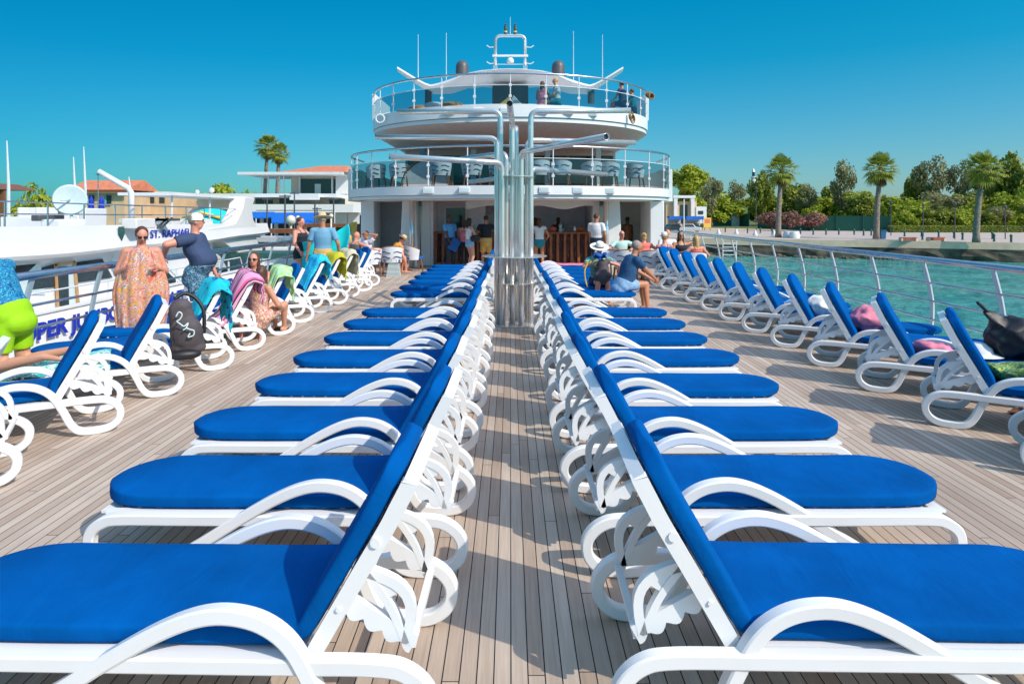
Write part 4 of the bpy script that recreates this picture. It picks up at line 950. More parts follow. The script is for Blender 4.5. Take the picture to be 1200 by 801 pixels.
tr = [(803, 186, 152, 50, 'bright'), (818, 226, 170, 46, 'dark'), (812, 208, 155, 44, 'bright'), (834, 200, 165, 30, 'olive'), (842, 222, 150, 56, 'bright'), (866, 209, 185, 30, 'olive'), (868, 226, 160, 50, 'bright'), (891, 198, 175, 30, 'dark'), (897, 222, 155, 50, 'bright'), (925, 208, 180, 42, 'dark'), (944, 212, 170, 30, 'olive'), (938, 228, 150, 56, 'dark'), (968, 224, 150, 50, 'bright'), (985, 183, 165, 34, 'olive'), (996, 222, 140, 46, 'bright'), (975, 212, 200, 30, 'dark'), (1018, 216, 150, 50, 'bright'), (1012, 224, 128, 40, 'dark'), (1050, 224, 140, 48, 'bright'), (1066, 220, 170, 54, 'dark'), (1074, 200, 165, 26, 'dark'), (1090, 179, 160, 42, 'olive'), (1104, 222, 140, 56, 'olive'), (1124, 184, 158, 32, 'olive'), (1132, 222, 150, 50, 'dark'), (1076, 232, 128, 50, 'bright'), (1140, 232, 128, 44, 'bright'), (1168, 204, 165, 34, 'dark'), (1176, 222, 140, 50, 'bright'), (1192, 174, 150, 50, 'dark'), (1200, 222, 128, 50, 'bright'), (1040, 236, 125, 36, 'bright'), (1108, 240, 124, 34, 'dark'), (1164, 240, 122, 36, 'olive'), (955, 238, 140, 36, 'bright'), (1220, 200, 140, 60, 'bright'), (1228, 226, 120, 50, 'dark'), (860, 236, 205, 40, 'dark'), (905, 236, 195, 40, 'dark'), (1150, 186, 175, 26, 'dark'), (1060, 244, 122, 30, 'bright'), (1092, 243, 123, 30, 'dark'), (1126, 244, 122, 32, 'bright'), (1152, 244, 122, 30, 'dark'), (1186, 243, 122, 34, 'bright'), (830, 240, 200, 30, 'dark')]
tr.sort(key=lambda a: a[0])
for i, (px, pt, Y, w_, k) in enumerate(tr):
    if 835 < px < 1045 and Y < 165: Y += 25
    lm = 'behind the ship rim' if px < 830 else 'left of the first tall palm' if px < 905 else 'between the first and second palms' if px < 1030 else 'between the second and third palms' if px < 1150 else 'right of the third palm'
    key = (lm, k); tree_n[key] = tree_n.get(key, 0)+1
    ht = ('tall' if pt < 200 else 'middling' if pt < 221 else 'low')
    tree(px, pt, Y, w_, k, where='%s, %s, %s one' % (lm, ht, ORD[tree_n[key]-1]), tall=.42 if k == 'olive' else .30 if pt == 186 else None)
tree(904, 243, 132, 34, 'pink', where='left of the palm trunk'); tree(926, 242, 128, 34, 'pink', where='just right of the palm trunk'); tree(950, 244, 130, 36, 'pink', where='rightmost over the green fence')
tree(44, 210, 62, 56, 'bright', where='broad crown left of the white dish'); tree(25, 226, 70, 34, 'bright', where='lower one at far left'); tree(70, 232, 66, 30, 'dark', where='low behind the white dish')
tree(270, 202, 66, 68, 'bright', where='round behind the roof terrace')
def palm_mesh(seed, n=58, fan=True):
    rr = random.Random(seed); g = MB(); d = MB()
    for i in range(n):
        dead = i > n*.72; a = i*2.39996+rr.uniform(-.2, .2); el = (1.35-2.35*(i/(n*.72))) if not dead else rr.uniform(-1.4, -1.05); L = rr.uniform(.8, 1.05)*(.62 if dead else 1)
        b = d if dead else g; h = V((math.cos(a), math.sin(a), 0)); u = (h*math.cos(el)+V((0, 0, 1))*math.sin(el)); s = h.cross(V((0, 0, 1)))
        p0 = V((0, 0, -.25 if dead else 0)); p1 = p0+u*L*.62-V((0, 0, .06)); b.bar(p0, p1, .03, .02)
        for k in range(-7, 8):
            t = k/7*1.5; dr = (u*math.cos(t)+s*math.sin(t)).normalized(); l = L*.62*(1-.25*abs(k/6)); q = p1+dr*l*.6; e = p1+dr*l-V((0, 0, .22*l+.1*abs(t)*l)); w = dr.cross(u if abs(k) > 0 else s); ww = (s*math.cos(t)-u*math.sin(t))*.034
            b.add([p1, q-ww, e, q+ww], [(0, 1, 2, 3)])
    return g.mesh('fronds', 'palm_leaf'), d.mesh('dry_fronds', 'palm_dry')
PMs = [palm_mesh(1), palm_mesh(2)]
def palm(px, pt, pb, Y, rpx, lean, lab, tr_r=.42):
    g = gz; hh = pz(pt, Y)-g; r = rpx/F*Y*.85; th = hh-r*.85; t = thing('palm_tree', lab, 'palm tree', (pX(px, Y), Y, g), 0, 'tall fan palms')
    ps = [(lean*(1-math.cos(u*1.5)), 0, th*u) for u in [i/14 for i in range(15)]]; m = MB(); m.tube(ps, [tr_r*(1.15 if i == 0 else .95-.35*i/14+(.05 if i % 2 else 0)) for i in range(15)], 10); k = m.build('trunk', 'palm_bark', t, smooth=True)
    f, d = random.choice(PMs)
    for nm, me in (('fronds', f), ('dry_fronds', d)): c = bpy.data.objects.new(nm, me); C.objects.link(c); c.parent = t; c.scale = (r, r, r); c.location = (ps[-1][0], 0, th); c.rotation_euler = (0, 0, rnd(0, 6))
palm(912, 182, 278, 94, 23, .5, 'tall palm left of the other two on the promenade'); palm(1027, 180, 280, 88, 24, .6, 'tall palm in the middle of the promenade row'); palm(1144, 179, 284, 78, 26, .9, 'tall palm at the right end of the promenade row')
palm(309, 158, 230, 75, 18, .5, 'palm with shaggy crown behind the restaurant, taller left one', .28); palm(324, 167, 230, 72, 16, .3, 'palm with shaggy crown behind the restaurant, shorter right one', .28)
# ------------------------------------------------------------------ promenade furniture
def fence(pts, h, lab):
    o = V((pts[0][0], pts[0][1], gz)); t = thing('screen_fence', lab, 'fence', o); m = MB()
    for (a, b_), (c, d) in zip(pts, pts[1:]): m.bar((a-o.x, b_-o.y, h/2), (c-o.x, d-o.y, h/2), .06, h)
    m.build('screen', 'green_screen', t)
    for (a, b_), (c, d) in zip(pts, pts[1:]):
        L = math.hypot(c-a, d-b_); n = max(2, int(L/4))
        for i in range(n): q = MB(); x = a+(c-a)*i/n-o.x; y = b_+(d-b_)*i/n-o.y-.08; q.tube([(x, y, 0), (x, y, h+.25)], .06); q.build('post', 'bollard_green', t)
fence([(pX(836, 190), 190), (pX(878, 170), 170)], 3.4, 'green mesh fence left of the pink bushes'); fence([(pX(888, 150), 150), (pX(950, 132), 132), (pX(1044, 125), 125)], 3.0, 'long green mesh fence behind the palms')
m = MB(); Y = 118; m.box(0, pX(1197, Y)-pX(1046, Y), 0, 1.6, 0, 1.15); 
o = m.build('clipped_hedge', 'green_hedge', bevel=.1); o.location = (pX(1046, Y), Y, gz); tag(o, 'long low clipped hedge along the promenade at right', 'hedge')
m = MB(); rr = random.Random(5)
Wd = pX(1197, Y)-pX(1046, Y)
for i in range(5000):
    p = V((rr.uniform(0, Wd), rr.choice((rr.uniform(-.08, .05), rr.uniform(0, 1.6))), rr.uniform(.05, 1.2))); 
    if p.y > .1: p.z = rr.uniform(1.1, 1.25)
    n = V((rr.gauss(0, 1), -1, rr.gauss(0, 1))).normalized(); u = n.orthogonal().normalized()*.11; w = n.cross(u); m.add([p-u, p+w, p+u, p-w], [(0, 1, 2, 3)])
q = m.build('leaves', 'leaf_dark', o)
# planter box hedge strips & lawn bits
bo = None
rowA = [(850, 272), (863, 272), (876, 273), (891, 273), (905, 274), (938, 274), (953, 275), (968, 275), (983, 275), (1001, 275), (1012, 276), (1021, 276), (1060, 277), (1080, 277), (1100, 278), (1118, 279), (1128, 281), (1141, 280), (1163, 280), (1165, 283), (1185, 284), (1081, 281)]
nb = 0
for i, (px, pb) in enumerate(sorted(rowA)):
    Y = (HC-gz)*F/(pb-250); hgt = .95
    if bo is None: m = MB(); m.lathe([(.16, 0), (.17, .05), (.12, .1), (.12, .7), (.17, .74), (.17, .80), (.10, .95), (.02, 1.0)], 10); bo = m.build('bollard', 'bollard_green', autos=40); q = bo
    else: q = bo.copy(); C.objects.link(q)
    q.location = (pX(px, Y), Y, gz); tag(q, 'dark green bollard on the far promenade, %d%s from the left' % (i+1, 'st' if i in (0, 20) else 'nd' if i in (1, 21) else 'rd' if i == 2 else 'th'), 'bollard', 'bollards on the promenade')
wb = None
for i, (px, pb) in enumerate(((842, 274), (863, 274), (885, 276), (907, 276.5), (924, 278.5), (931, 279))):
    Y = (HC-gz)*F/(pb-250); m = MB(); m.lathe([(.35, 0), (.38, .15), (.2, .5), (.15, .8), (.02, .9)] if i < 4 else [(.7, 0), (.75, .4), (.6, .9), (.5, .95), (.02, .85)], 12); q = m.build('white_bollard' if i < 4 else 'white_planter', 'white_paint', autos=40); q.location = (pX(px, Y), Y, gz); tag(q, ('squat white mooring bollard on the quay, %s from the left' % ORD[i]) if i < 4 else 'round white planter beside the first palm, %s one' % ('left' if i == 4 else 'right'), 'bollard' if i < 4 else 'planter')
for i, (a, c) in enumerate(((1055, 1073), (1087, 1106))):
    Y = 3.48*F/32.5; x0, x1 = pX(a, Y), pX(c, Y); t = thing('promenade_bench', 'long reddish brown bench on the promenade, %s of the two' % ('left' if i == 0 else 'right'), 'bench', ((x0+x1)/2, Y, gz), 0, 'promenade benches'); w_ = (x1-x0)/2
    MB().box(-w_, w_, -.3, .3, .38, .48).build('seat', 'bench_red', t, bevel=.02); MB().box(-w_, w_, -.28, -.22, .10, .37).build('front_board', 'bench_red', t)
    for s in (-1, 1): MB().box(s*w_-.15 if s > 0 else -w_-.05, s*w_+.05 if s > 0 else -w_+.15, -.32, .32, 0, .36).build('leg', 'concrete', t, bevel=.02)
Y = 3.48*F/30; t = thing('litter_bin', 'blue wheeled bin beside the middle palm trunk', 'bin', (pX(1034, Y), Y, gz)); MB().prism([(-.3, -.3, 0), (.3, -.3, 0), (.4, -.3, 1.1), (-.4, -.3, 1.1)], (0, .6, 0)).build('body', 'bin_blue', t, bevel=.03); MB().box(-.43, .43, -.36, .36, 1.105, 1.2).build('lid', 'bin_blue', t, bevel=.03)
for i, (px, pt, pb) in enumerate(((886, 222, 276), (1119, 240, 280), (1178, 244, 280), (1082, 242, 277), (1044, 238, 276))):
    Y = (HC-gz)*F/(pb-250); m = MB(); hh = pz(pt, Y)-gz; m.tube([(0, 0, 0), (0, 0, hh)], [.07, .045], 8); m.lathe([(.02, hh), (.2, hh+.02), (.24, hh+.3), (.03, hh+.45)], 8); q = m.build('street_lamp', 'dark_grey'); q.location = (pX(px, Y), Y, gz); tag(q, 'thin dark street lamp on the far promenade, %s from the left' % ['first', 'fourth', 'fifth', 'third', 'second'][i], 'street lamp', 'street lamps on the promenade')
Y = 60; m = MB(); m.tube([(0, 0, 0), (0, 0, pz(222, Y)-gz)], .10, 8); q = m.build('flag_pole', 'pale_post'); q.location = (pX(801.5, 70), 100, gz); q.location = (pX(801.5, 100), 100, gz); tag(q, 'slim pale pole standing in front of the parked dark car', 'pole')
# kiosk, cars, white house, lighthouse
Y = 142; o = V((pX(815, Y), Y, gz)); wh = thing('white_gatehouse', 'white and beige gatehouse with columns right of the ship', 'house', o)
WB = lambda n, a, c, pt, pb, m, dy=0, dp=5, par=None: bbox(wh, o, n, pX(a, Y), pX(c, Y), Y+dy, Y+dy+dp, pz(pb, Y), pz(pt, Y), m, par=par)
WB('wall', 782, 818, 236, 272, 'sand_wall', 1); WB('portal', 790, 794, 232, 262, 'white_paint', 0, 1); WB('portal', 810, 814, 232, 262, 'white_paint', 0, 1); WB('cornice', 789, 815, 229, 232, 'white_paint', -.1, 1.4)
d_ = WB('doorway', 798, 807, 240, 262, 'window_glass', .9, .09); WB('annex', 817, 829, 242, 262, 'white_paint', .6, 4); WB('window', 819, 825, 247, 251, 'window_glass', .5, .08)
Y = 175; o = V((pX(869, Y), Y, gz)); wk = thing('white_hut', 'small white hut against the green trees beyond the fence', 'hut', o); bbox(wk, o, 'wall', pX(863, Y), pX(876, Y), Y, Y+4, gz, pz(243, Y), 'white_paint'); bbox(wk, o, 'shutter', pX(866, Y), pX(873, Y), Y-.1, Y-.01, pz(250, Y), pz(246, Y), 'green_screen')
Y = 420; lh = thing('lighthouse', 'white lighthouse tower rising above the far trees', 'lighthouse', (pX(883, Y), Y, gz)); zt = pz(197, Y)-gz
MB().lathe([(1.8, 0), (1.3, zt*.8), (1.8, zt*.81), (1.8, zt*.83), (1.0, zt*.835)], 20).build('tower', 'white_paint', lh, autos=40); MB().lathe([(.9, zt*.835), (.9, zt*.92)], 14).build('lantern', 'window_glass', lh, autos=40); MB().lathe([(1.1, zt*.921), (.6, zt*.97), (.05, zt)], 14).build('roof', 'white_paint', lh, autos=40)
def kiosk(px0, px1, Y, m, lab, cloth):
    x0, x1 = pX(px0, Y), pX(px1, Y); t = thing('market_kiosk', lab, 'kiosk', ((x0+x1)/2, Y, gz)); w = (x1-x0)/2
    MB().box(-w, w, 1.5, 1.6, 0, 2.3).build('back_panel', m, t); MB().prism([(-w-.2, -.4, 2.2), (-w-.2, 1.8, 2.6), (-w-.2, 1.8, 2.9), (-w-.2, -.4, 2.9)], (2*w+.4, 0, 0)).build('awning', cloth, t)
    for s in (-1, 1): MB().tube([(s*w, 0, 0), (s*w, 0, 2.25)], .05).build('post', 'dark_grey', t)
    q = MB().box(-w*.8, w*.8, .3, .9, 0, .95).build('counter', 'dark_grey', t); MB().box(-w*.6, -w*.1, .28, .8, .96, 1.5).build('goods', 'orange_cloth', t); MB().box(w*.1, w*.6, .28, .8, .96, 1.4).build('goods', 'bollard_green', t)
kiosk(785, 800, 135, 'grey_paint', 'ticket kiosk with blue awning behind the dark car', 'awning_blue'); kiosk(805, 823, 133, 'grey_paint', 'souvenir kiosk with blue awning beside the yellow board', 'awning_blue')
Y = 132; t = thing('yellow_board', 'yellow poster board at the right end of the kiosks', 'sign', (pX(829, Y), Y, gz)); MB().box(-.75, .75, 0, .08, .6, 2.6).build('board', 'sign_yellow', t); MB().box(-.5, .5, -.02, -.002, 1.5, 2.3).build('picture', 'coral', t); MB().box(-.6, -.5, 0, .08, 0, .6).build('leg', 'dark_grey', t); MB().box(.5, .6, 0, .08, 0, .6).build('leg', 'dark_grey', t)
def car(px, pb, L, m, lab, rz=0):
    Y = (HC-gz)*F/(pb-250); t = thing('parked_car', lab, 'car', (pX(px, Y), Y, gz), rz)
    pr = [(-.5, .25), (-.5, .62), (-.46, .82), (-.36, .88), (-.27, 1.38), (-.2, 1.46), (.14, 1.46), (.25, .95), (.45, .85), (.5, .65), (.5, .25)]
    b = MB(); b.prism([(x*L, -.85, z) for x, z in pr], (0, 1.7, 0)); b.build('body', m, t, bevel=.08)
    b = MB(); b.prism([(x*L, -.862, z) for x, z in ((-.31, .95), (-.25, 1.34), (-.19, 1.4), (.12, 1.4), (.21, .95))], (0, 1.724, 0)); b.build('window', 'window_glass', t)
    for x in (-.31, .31):
        for y in (-.8, .62): b = MB(); b.rings([[(x*L+.33*math.cos(a), yy, .33+.33*math.sin(a)) for a in [2*PI*i/16 for i in range(16)]] for yy in (y, y+.2)]); w = b.build('wheel', 'rubber', t); b = MB(); b.rings([[(x*L+.2*math.cos(a), yy, .33+.2*math.sin(a)) for a in [2*PI*i/12 for i in range(12)]] for yy in (y-.01, y+.21)]); b.build('rim', 'steel', w)
    for y in (-.6, .6): b = MB(); b.ell((.495*L, y, .68), (.05, .14, .08), nu=8, nv=5); b.build('headlight', 'dish', t)
car(790, 271, 4.4, 'car_dark', 'dark grey car parked before the kiosks', .2); car(809, 271.5, 4.0, 'car_white', 'white car parked right of the dark grey car', -.3)
car(1164, 263, 4.5, 'car_white', 'silver car parked among trees behind the hedge', .1); car(1070, 262, 4.5, 'car_dark', 'dark car half hidden behind the hedge shrubs', 0); car(1186, 263, 4.4, 'car_dark', 'dark car right of the silver one behind the hedge', 0)
# quay ladder, yellow path line
t = thing('quay_ladder', 'pale metal ladder hanging on the rocks by the water', 'ladder', (pX(855, 86), 86, -4))
for x in (-.9, .9): m = MB(); m.tube([(x, 0, -.3), (x, 0, 2.2), (x, 1.5, 2.6)], .07); m.build('rail', 'pale_post', t)
for z in (.3, .8, 1.3, 1.8): m = MB(); m.tube([(-.9, 0, z), (.9, 0, z)], .05); m.build('rung', 'pale_post', t)
# ------------------------------------------------------------------ people
def ik(a, c, l1, l2, pole):
    d = c-a; L = min(d.length, (l1+l2)*.998); d.normalize(); c2 = a+d*L
    x = (l1*l1-l2*l2+L*L)/(2*L); h = math.sqrt(max(0, l1*l1-x*x)); p = V(pole); p = (p-d*p.dot(d)).normalized()
    return a+d*x+p*h, c2
def remesh(mb, name, m, vox, smooth_it=6, parent=None, extra=None):
    me = mb.mesh(name, m); o = bpy.data.objects.new('tmp', me); C.objects.link(o)
    md = o.modifiers.new('r', 'REMESH'); md.mode = 'VOXEL'; md.voxel_size = vox
    if smooth_it: s = o.modifiers.new('s', 'SMOOTH'); s.factor = .5; s.iterations = smooth_it
    bpy.context.view_layer.update()
    me2 = bpy.data.meshes.new_from_object(o.evaluated_get(bpy.context.evaluated_depsgraph_get())); bpy.data.objects.remove(o); bpy.data.meshes.remove(me)
    if extra:
        vs = [tuple(v.co) for v in me2.vertices]; fs = [tuple(p.vertices) for p in me2.polygons]; k = len(vs)
        me3 = bpy.data.meshes.new(name); me3.from_pydata(vs+[tuple(v) for v in extra.v], [], fs+[tuple(i+k for i in f) for f in extra.f]); bpy.data.meshes.remove(me2); me2 = me3
    me2.materials.clear(); me2.materials.append(M_[m]); me2.name = name; me2.shade_smooth()
    r = bpy.data.objects.new(name, me2); C.objects.link(r)
    if parent: r.parent = parent
    return r
STAND = dict(pelvis=(0, 0, .93), neck=(0, -.02, 1.46), footL=(-.11, .02, .07), footR=(.11, -.02, .07), handL=(-.27, .08, .82), handR=(.27, .08, .82))
SIT = dict(pelvis=(0, 0, .52), neck=(0, .04, 1.05), footL=(-.14, .46, .07), footR=(.14, .46, .07), handL=(-.15, .36, .62), handR=(.15, .36, .62))
def person(label, loc, rz, H=1.72, pose=STAND, skin='skin_light', hair='hair_dark', hairlen=0, fat=1.0, top=None, sleeve=.0, hem=.0, bottom=None, leglen=.35, look=(0, 1, 0), female=False, hat=None, glasses=False, shoes=None, vox=.016, group=None, skirt=None, bun=False, **kw):
    s = H/1.75; J = {k: V(v)*s for k, v in dict(pose, **kw).items()}
    t = thing('person', label, 'person', loc, rz, group); Pl, Nk = J['pelvis'], J['neck']
    sp = (Nk-Pl); SL = sp.length; up = sp.normalized(); R = V(J.get('side', (1, 0, 0))).normalized(); R = (R-up*R.dot(up)).normalized(); Fw = up.cross(R); Fw = Fw if Fw.dot(V((0, 1, 0))) > -2 else -Fw
    sw = (.175 if female else .195)*s; hw = (.10 if female else .09)*s
    shL = Pl+up*SL*.86-R*sw; shR = Pl+up*SL*.86+R*sw; hpL = Pl-R*hw-up*.02*s; hpR = Pl+R*hw-up*.02*s
    fk = 1+(fat-1)
    W_ = [(-.20, .10, .09), (-.08, .155, .115), (.06, .165*(1+.3*(fk-1)), .125), (.25, (.13 if female else .145)*fk, .11*fk), (.45, (.135 if female else .155)*fk, .115*fk), (.65, .165*(1+.4*(fk-1)), .12*(1+.4*(fk-1))), (.84, .165, .105), (.95, .10, .075), (1.0, .055, .055)]
    belly = max(0, fat-1)*.25
    def torso(mb, a, b_, inf, seg=18, flat=False):
        rs = []; n = 16
        for i in range(n+1):
            u = a+(b_-a)*i/n
            for (u0, w0, d0), (u1, w1, d1) in zip(W_, W_[1:]):
                if u0 <= u <= u1: k = (u-u0)/(u1-u0); w = w0+(w1-w0)*k; d = d0+(d1-d0)*k; break
            off = Fw*belly*math.exp(-((u-.25)/.25)**2)*s
            if female: off = off+Fw*.03*s*math.exp(-((u-.68)/.12)**2)
            c = Pl+up*SL*u+off; rs.append([c+R*(w*s+inf)*math.cos(2*PI*q/seg)+Fw*(d*s+inf)*math.sin(2*PI*q/seg) for q in range(seg)])
        mb.rings(rs)
    b = MB(); torso(b, -.2, 1.0, 0)
    la, lf, lt, ls_ = .30*s, .26*s, .44*s, .42*s
    eL, hL = ik(shL, J['handL'], la, lf, J.get('elbL', -R*.6-Fw*.6-up*.2)); eR, hR = ik(shR, J['handR'], la, lf, J.get('elbR', R*.6-Fw*.6-up*.2))
    kL, fL = ik(hpL, J['footL'], lt, ls_, J.get('kneeL', Fw+up*.3)); kR, fR = ik(hpR, J['footR'], lt, ls_, J.get('kneeR', Fw+up*.3))
    ft = 1+(fat-1)*.6; ff = .9 if female else 1
    for sh, e, h in ((shL, eL, hL), (shR, eR, hR)):
        b.cap(sh-up*.005*s, .055*s*ft, e, .042*s*ft, 10); b.cap(e, .042*s*ft, h, .026*s, 10)
        b.cap(Pl+up*SL*.84+(sh-Pl-up*SL*.86)*.3, .06*s*ft, sh, .056*s*ft, 10)
    for hp, k, f in ((hpL, kL, fL), (hpR, kR, fR)):
        b.cap(hp, .088*s*ft*(1.05 if female else 1), k, .056*s*ft, 12); b.cap(k, .056*s*ft, k.lerp(f, .35)-(Fw*.012*s), .053*s*ft, 12); b.cap(k.lerp(f, .35)-(Fw*.012*s), .053*s*ft, f, .034*s, 12)
    hd = V(look).normalized(); hup = up.lerp(V((0, 0, 1)), .6); hup = (hup-hd*hup.dot(hd)).normalized(); hr = hd.cross(hup)
    Hc = Nk+(up*.5+V((0, 0, .5)))*.155*s+hd*.025*s; Mh = Matrix((hr, hd, hup)).transposed()
    b.cap(Nk-up*.03*s, .062*s, Hc-hd*.02*s-hup*.05*s, .052*s, 12)
    b.ell(Hc+hup*.012*s, (.073*s, .092*s, .098*s), Mh, 16, 12); b.ell(Hc+hd*.025*s-hup*.058*s, (.053*s, .058*s, .056*s), Mh, 12, 8)
    b.cap(Hc+hd*.088*s+hup*.01*s, .010*s, Hc+hd*.102*s-hup*.022*s, .014*s, 8); 
    for q in (-1, 1): b.ell(Hc+hr*q*.074*s-hd*.005*s-hup*.008*s, (.012*s, .018*s, .03*s), Mh, 8, 6)
    fing = MB()
    for h, e, sd in ((hL, eL, -1), (hR, eR, 1)):
        d = (h-e).normalized(); n = R*sd; n = (n-d*n.dot(d)); n = n.normalized() if n.length > .1 else d.orthogonal().normalized(); w = d.cross(n)
        if w.dot(Fw) < 0: w = -w
        b.ell(h+d*.045*s, (.014*s, .040*s, .050*s), Matrix((n, w, d)).transposed(), 10, 8)
        for i in range(4):
            p0 = h+d*.082*s+w*(i-1.5)*.019*s; l = (.055, .068, .064, .05)[3-i]*s; p1 = p0+d*l*.55-n*.008*s; p2 = p1+d*l*.35-n*.022*s; fing.cap(p0-d*.02*s, .0092*s, p1, .0085*s, 6); fing.cap(p1, .0085*s, p2, .007*s, 6)
        p0 = h+d*.02*s+w*.032*s; p1 = p0+d*.035*s+w*.022*s-n*.01*s; p2 = p1+d*.028*s-n*.012*s; fing.cap(p0, .012*s, p1, .010*s, 6); fing.cap(p1, .010*s, p2, .008*s, 6)
    for f, k, key in ((fL, kL, 'toeL'), (fR, kR, 'toeR')):
        td = V(J.get(key, Fw*1.0)); td.z = td.z if key in J else 0; td.normalize()
        if not shoes: b.cap(f-td*.045*s-V((0, 0, .03*s)) if key not in J else f, .034*s, f+td*.12*s-(V((0, 0, .045*s)) if key not in J else V((0, 0, 0))), .026*s, 10); b.cap(f+td*.12*s-(V((0, 0, .045*s)) if key not in J else V((0, 0, 0))), .026*s, f+td*.17*s-(V((0, 0, .05*s)) if key not in J else V((0, 0, 0))), .018*s, 10)
    remesh(b, 'body', skin, vox, 5, t, fing)
    if shoes:
        for f in (fL, fR):
            td = V((Fw.x, Fw.y, 0)).normalized(); q = MB(); q.cap(f-td*.05*s-V((0, 0, .02*s)), .045*s, f+td*.15*s-V((0, 0, .035*s)), .036*s, 10); q.build('shoe', shoes, t, smooth=True)
    if top:
        q = MB(); torso(q, hem, .97 if sleeve > 0 else .82, .012+(.012 if fat > 1.1 else .004))
        if sleeve > 0:
            for sh, e in ((shL, eL), (shR, eR)): q.cap(sh.lerp(e, -.02), .068*s*ft, sh.lerp(e, sleeve), .066*s*ft, 12, flat=True); q.cap(Pl+up*SL*.86, .07*s, sh, .067*s*ft, 12)
        else:
            for sg in (-1, 1):
                q2 = [Pl+up*SL*.78+R*sg*.075*s+Fw*.11*s, Pl+up*SL*.93+R*sg*.085*s+Fw*.065*s, Pl+up*SL*.97+R*sg*.08*s, Pl+up*SL*.93+R*sg*.08*s-Fw*.06*s, Pl+up*SL*.78+R*sg*.07*s-Fw*.11*s]; q.tube(q2, .014*s, 6)
        remesh(q, 'top', top, .012, 3, t)
    if bottom:
        q = MB(); torso(q, -.16, .16, .022+(.012 if fat > 1.1 else 0)); q.ell(Pl-up*.10*s-Fw*.02*s, (.17*s*ft, .135*s*ft, .12*s*ft))
        for hp, k, f in ((hpL, kL, fL), (hpR, kR, fR)):
            q.ell(hp, (.108*s*ft, .108*s*ft, .108*s*ft)); q.cap(hp, .100*s*ft, hp.lerp(k, min(1, leglen)), (.088 if leglen < .9 else .068)*s*ft, 14, flat=True)
            if leglen > 1: q.cap(k, .068*s*ft, k.lerp(f, leglen-1), .055*s*ft, 12)
        remesh(q, 'trousers' if leglen > 1 else 'shorts', bottom, .012, 3, t)
    if skirt:
        m_, z0, r0, r1 = skirt; q = MB(); rs = []
        for i in range(9):
            u = i/8; c = Pl+V((0, 0, .06*s))*(1-u); c = V((c.x, c.y, c.z+(z0*s-c.z)*u)); rr_ = r0+(r1-r0)*u
            rs.append([c+V(((rr_+.012*math.sin(a*7)*u)*math.cos(a), (rr_*.85+.012*math.sin(a*7)*u)*math.sin(a), 0)) for a in [2*PI*k/28 for k in range(28)]])
        q.rings(rs, cap=False); q.build('skirt', m_, t, smooth=True)
    if hair:
        q = MB(); q.ell(Hc+hup*.030*s-hd*.022*s, (.082*s, .090*s, .090*s), Mh, 16, 12)
        if hairlen > .3:
            q.cap(Hc-hd*.05*s, .075*s, Hc-hd*.075*s-V((0, 0, .24*hairlen+.05))*s, .06*s, 12)
            for sg in (-1, 1): q.cap(Hc+hr*sg*.06*s+hup*.02*s, .034*s, Hc+hr*sg*.07*s-hd*.02*s-V((0, 0, .18*hairlen+.04))*s, .028*s, 8)
        elif hairlen > 0: q.ell(Hc-hd*.045*s-hup*.03*s, (.07*s, .06*s, .08*s), Mh)
        if bun: q.ell(Hc-hd*.09*s+hup*.06*s, (.04*s, .04*s, .04*s), Mh)
        remesh(q, 'hair', hair, .010, 2, t)
    if glasses:
        q = MB()
        for sg in (-1, 1): q.ell(Hc+hd*.088*s+hr*sg*.032*s+hup*.012*s, (.029*s, .012*s, .02*s), Mh, 10, 6); q.bar(Hc+hd*.08*s+hr*sg*.058*s+hup*.015*s, Hc+hr*sg*.078*s+hup*.015*s, .006*s, .008*s)
        q.build('sunglasses', 'black', t, smooth=True)
    else:
        for sg in (-1, 1): q = MB(); q.ell(Hc+hd*.084*s+hr*sg*.03*s+hup*.008*s, (.011*s, .006*s, .007*s), Mh, 8, 5); q.build('eye', 'black', t)
    q = MB(); q.ell(Hc+hd*.083*s-hup*.052*s, (.022*s, .006*s, .006*s), Mh, 8, 5); q.build('mouth', 'coral' if female else 'red_face', t)
    if hat:
        m_, br, kind = hat; Mh2 = Mh; prof = [(.01, .17), (.05, .168), (.075, .15), (.088, .09), (.092, .055), (br*.75, .045), (br, .062), (br, .055), (br*.75, .037), (.09, .04)] if kind == 'brim' else [(.01, .125), (.05, .118), (.08, .09), (.092, .04), (.094, .02), (.088, .02)]
        q = MB(); q.lathe([(r*s, z*s) for r, z in prof], 24, c=Hc, M=Mh2)
        if kind == 'cap': q.obox(Hc+hd*.12*s+hup*.035*s, hr*.06*s, hd*.055*s-hup*.012*s, hup*.004*s)
        o = q.build('hat', m_, t, autos=50)
        if kind == 'brim': q = MB(); q.lathe([(.093*s, .056*s), (.094*s, .085*s)], 24, c=Hc, M=Mh2); q.build('hat_band', 'dark_grey', o)
    return t, Hc
W = lambda px, Y, z=0: V((pX(px, Y), Y, z))
g1 = 'people standing at the bar'; g2 = 'people seated in the tub chairs'
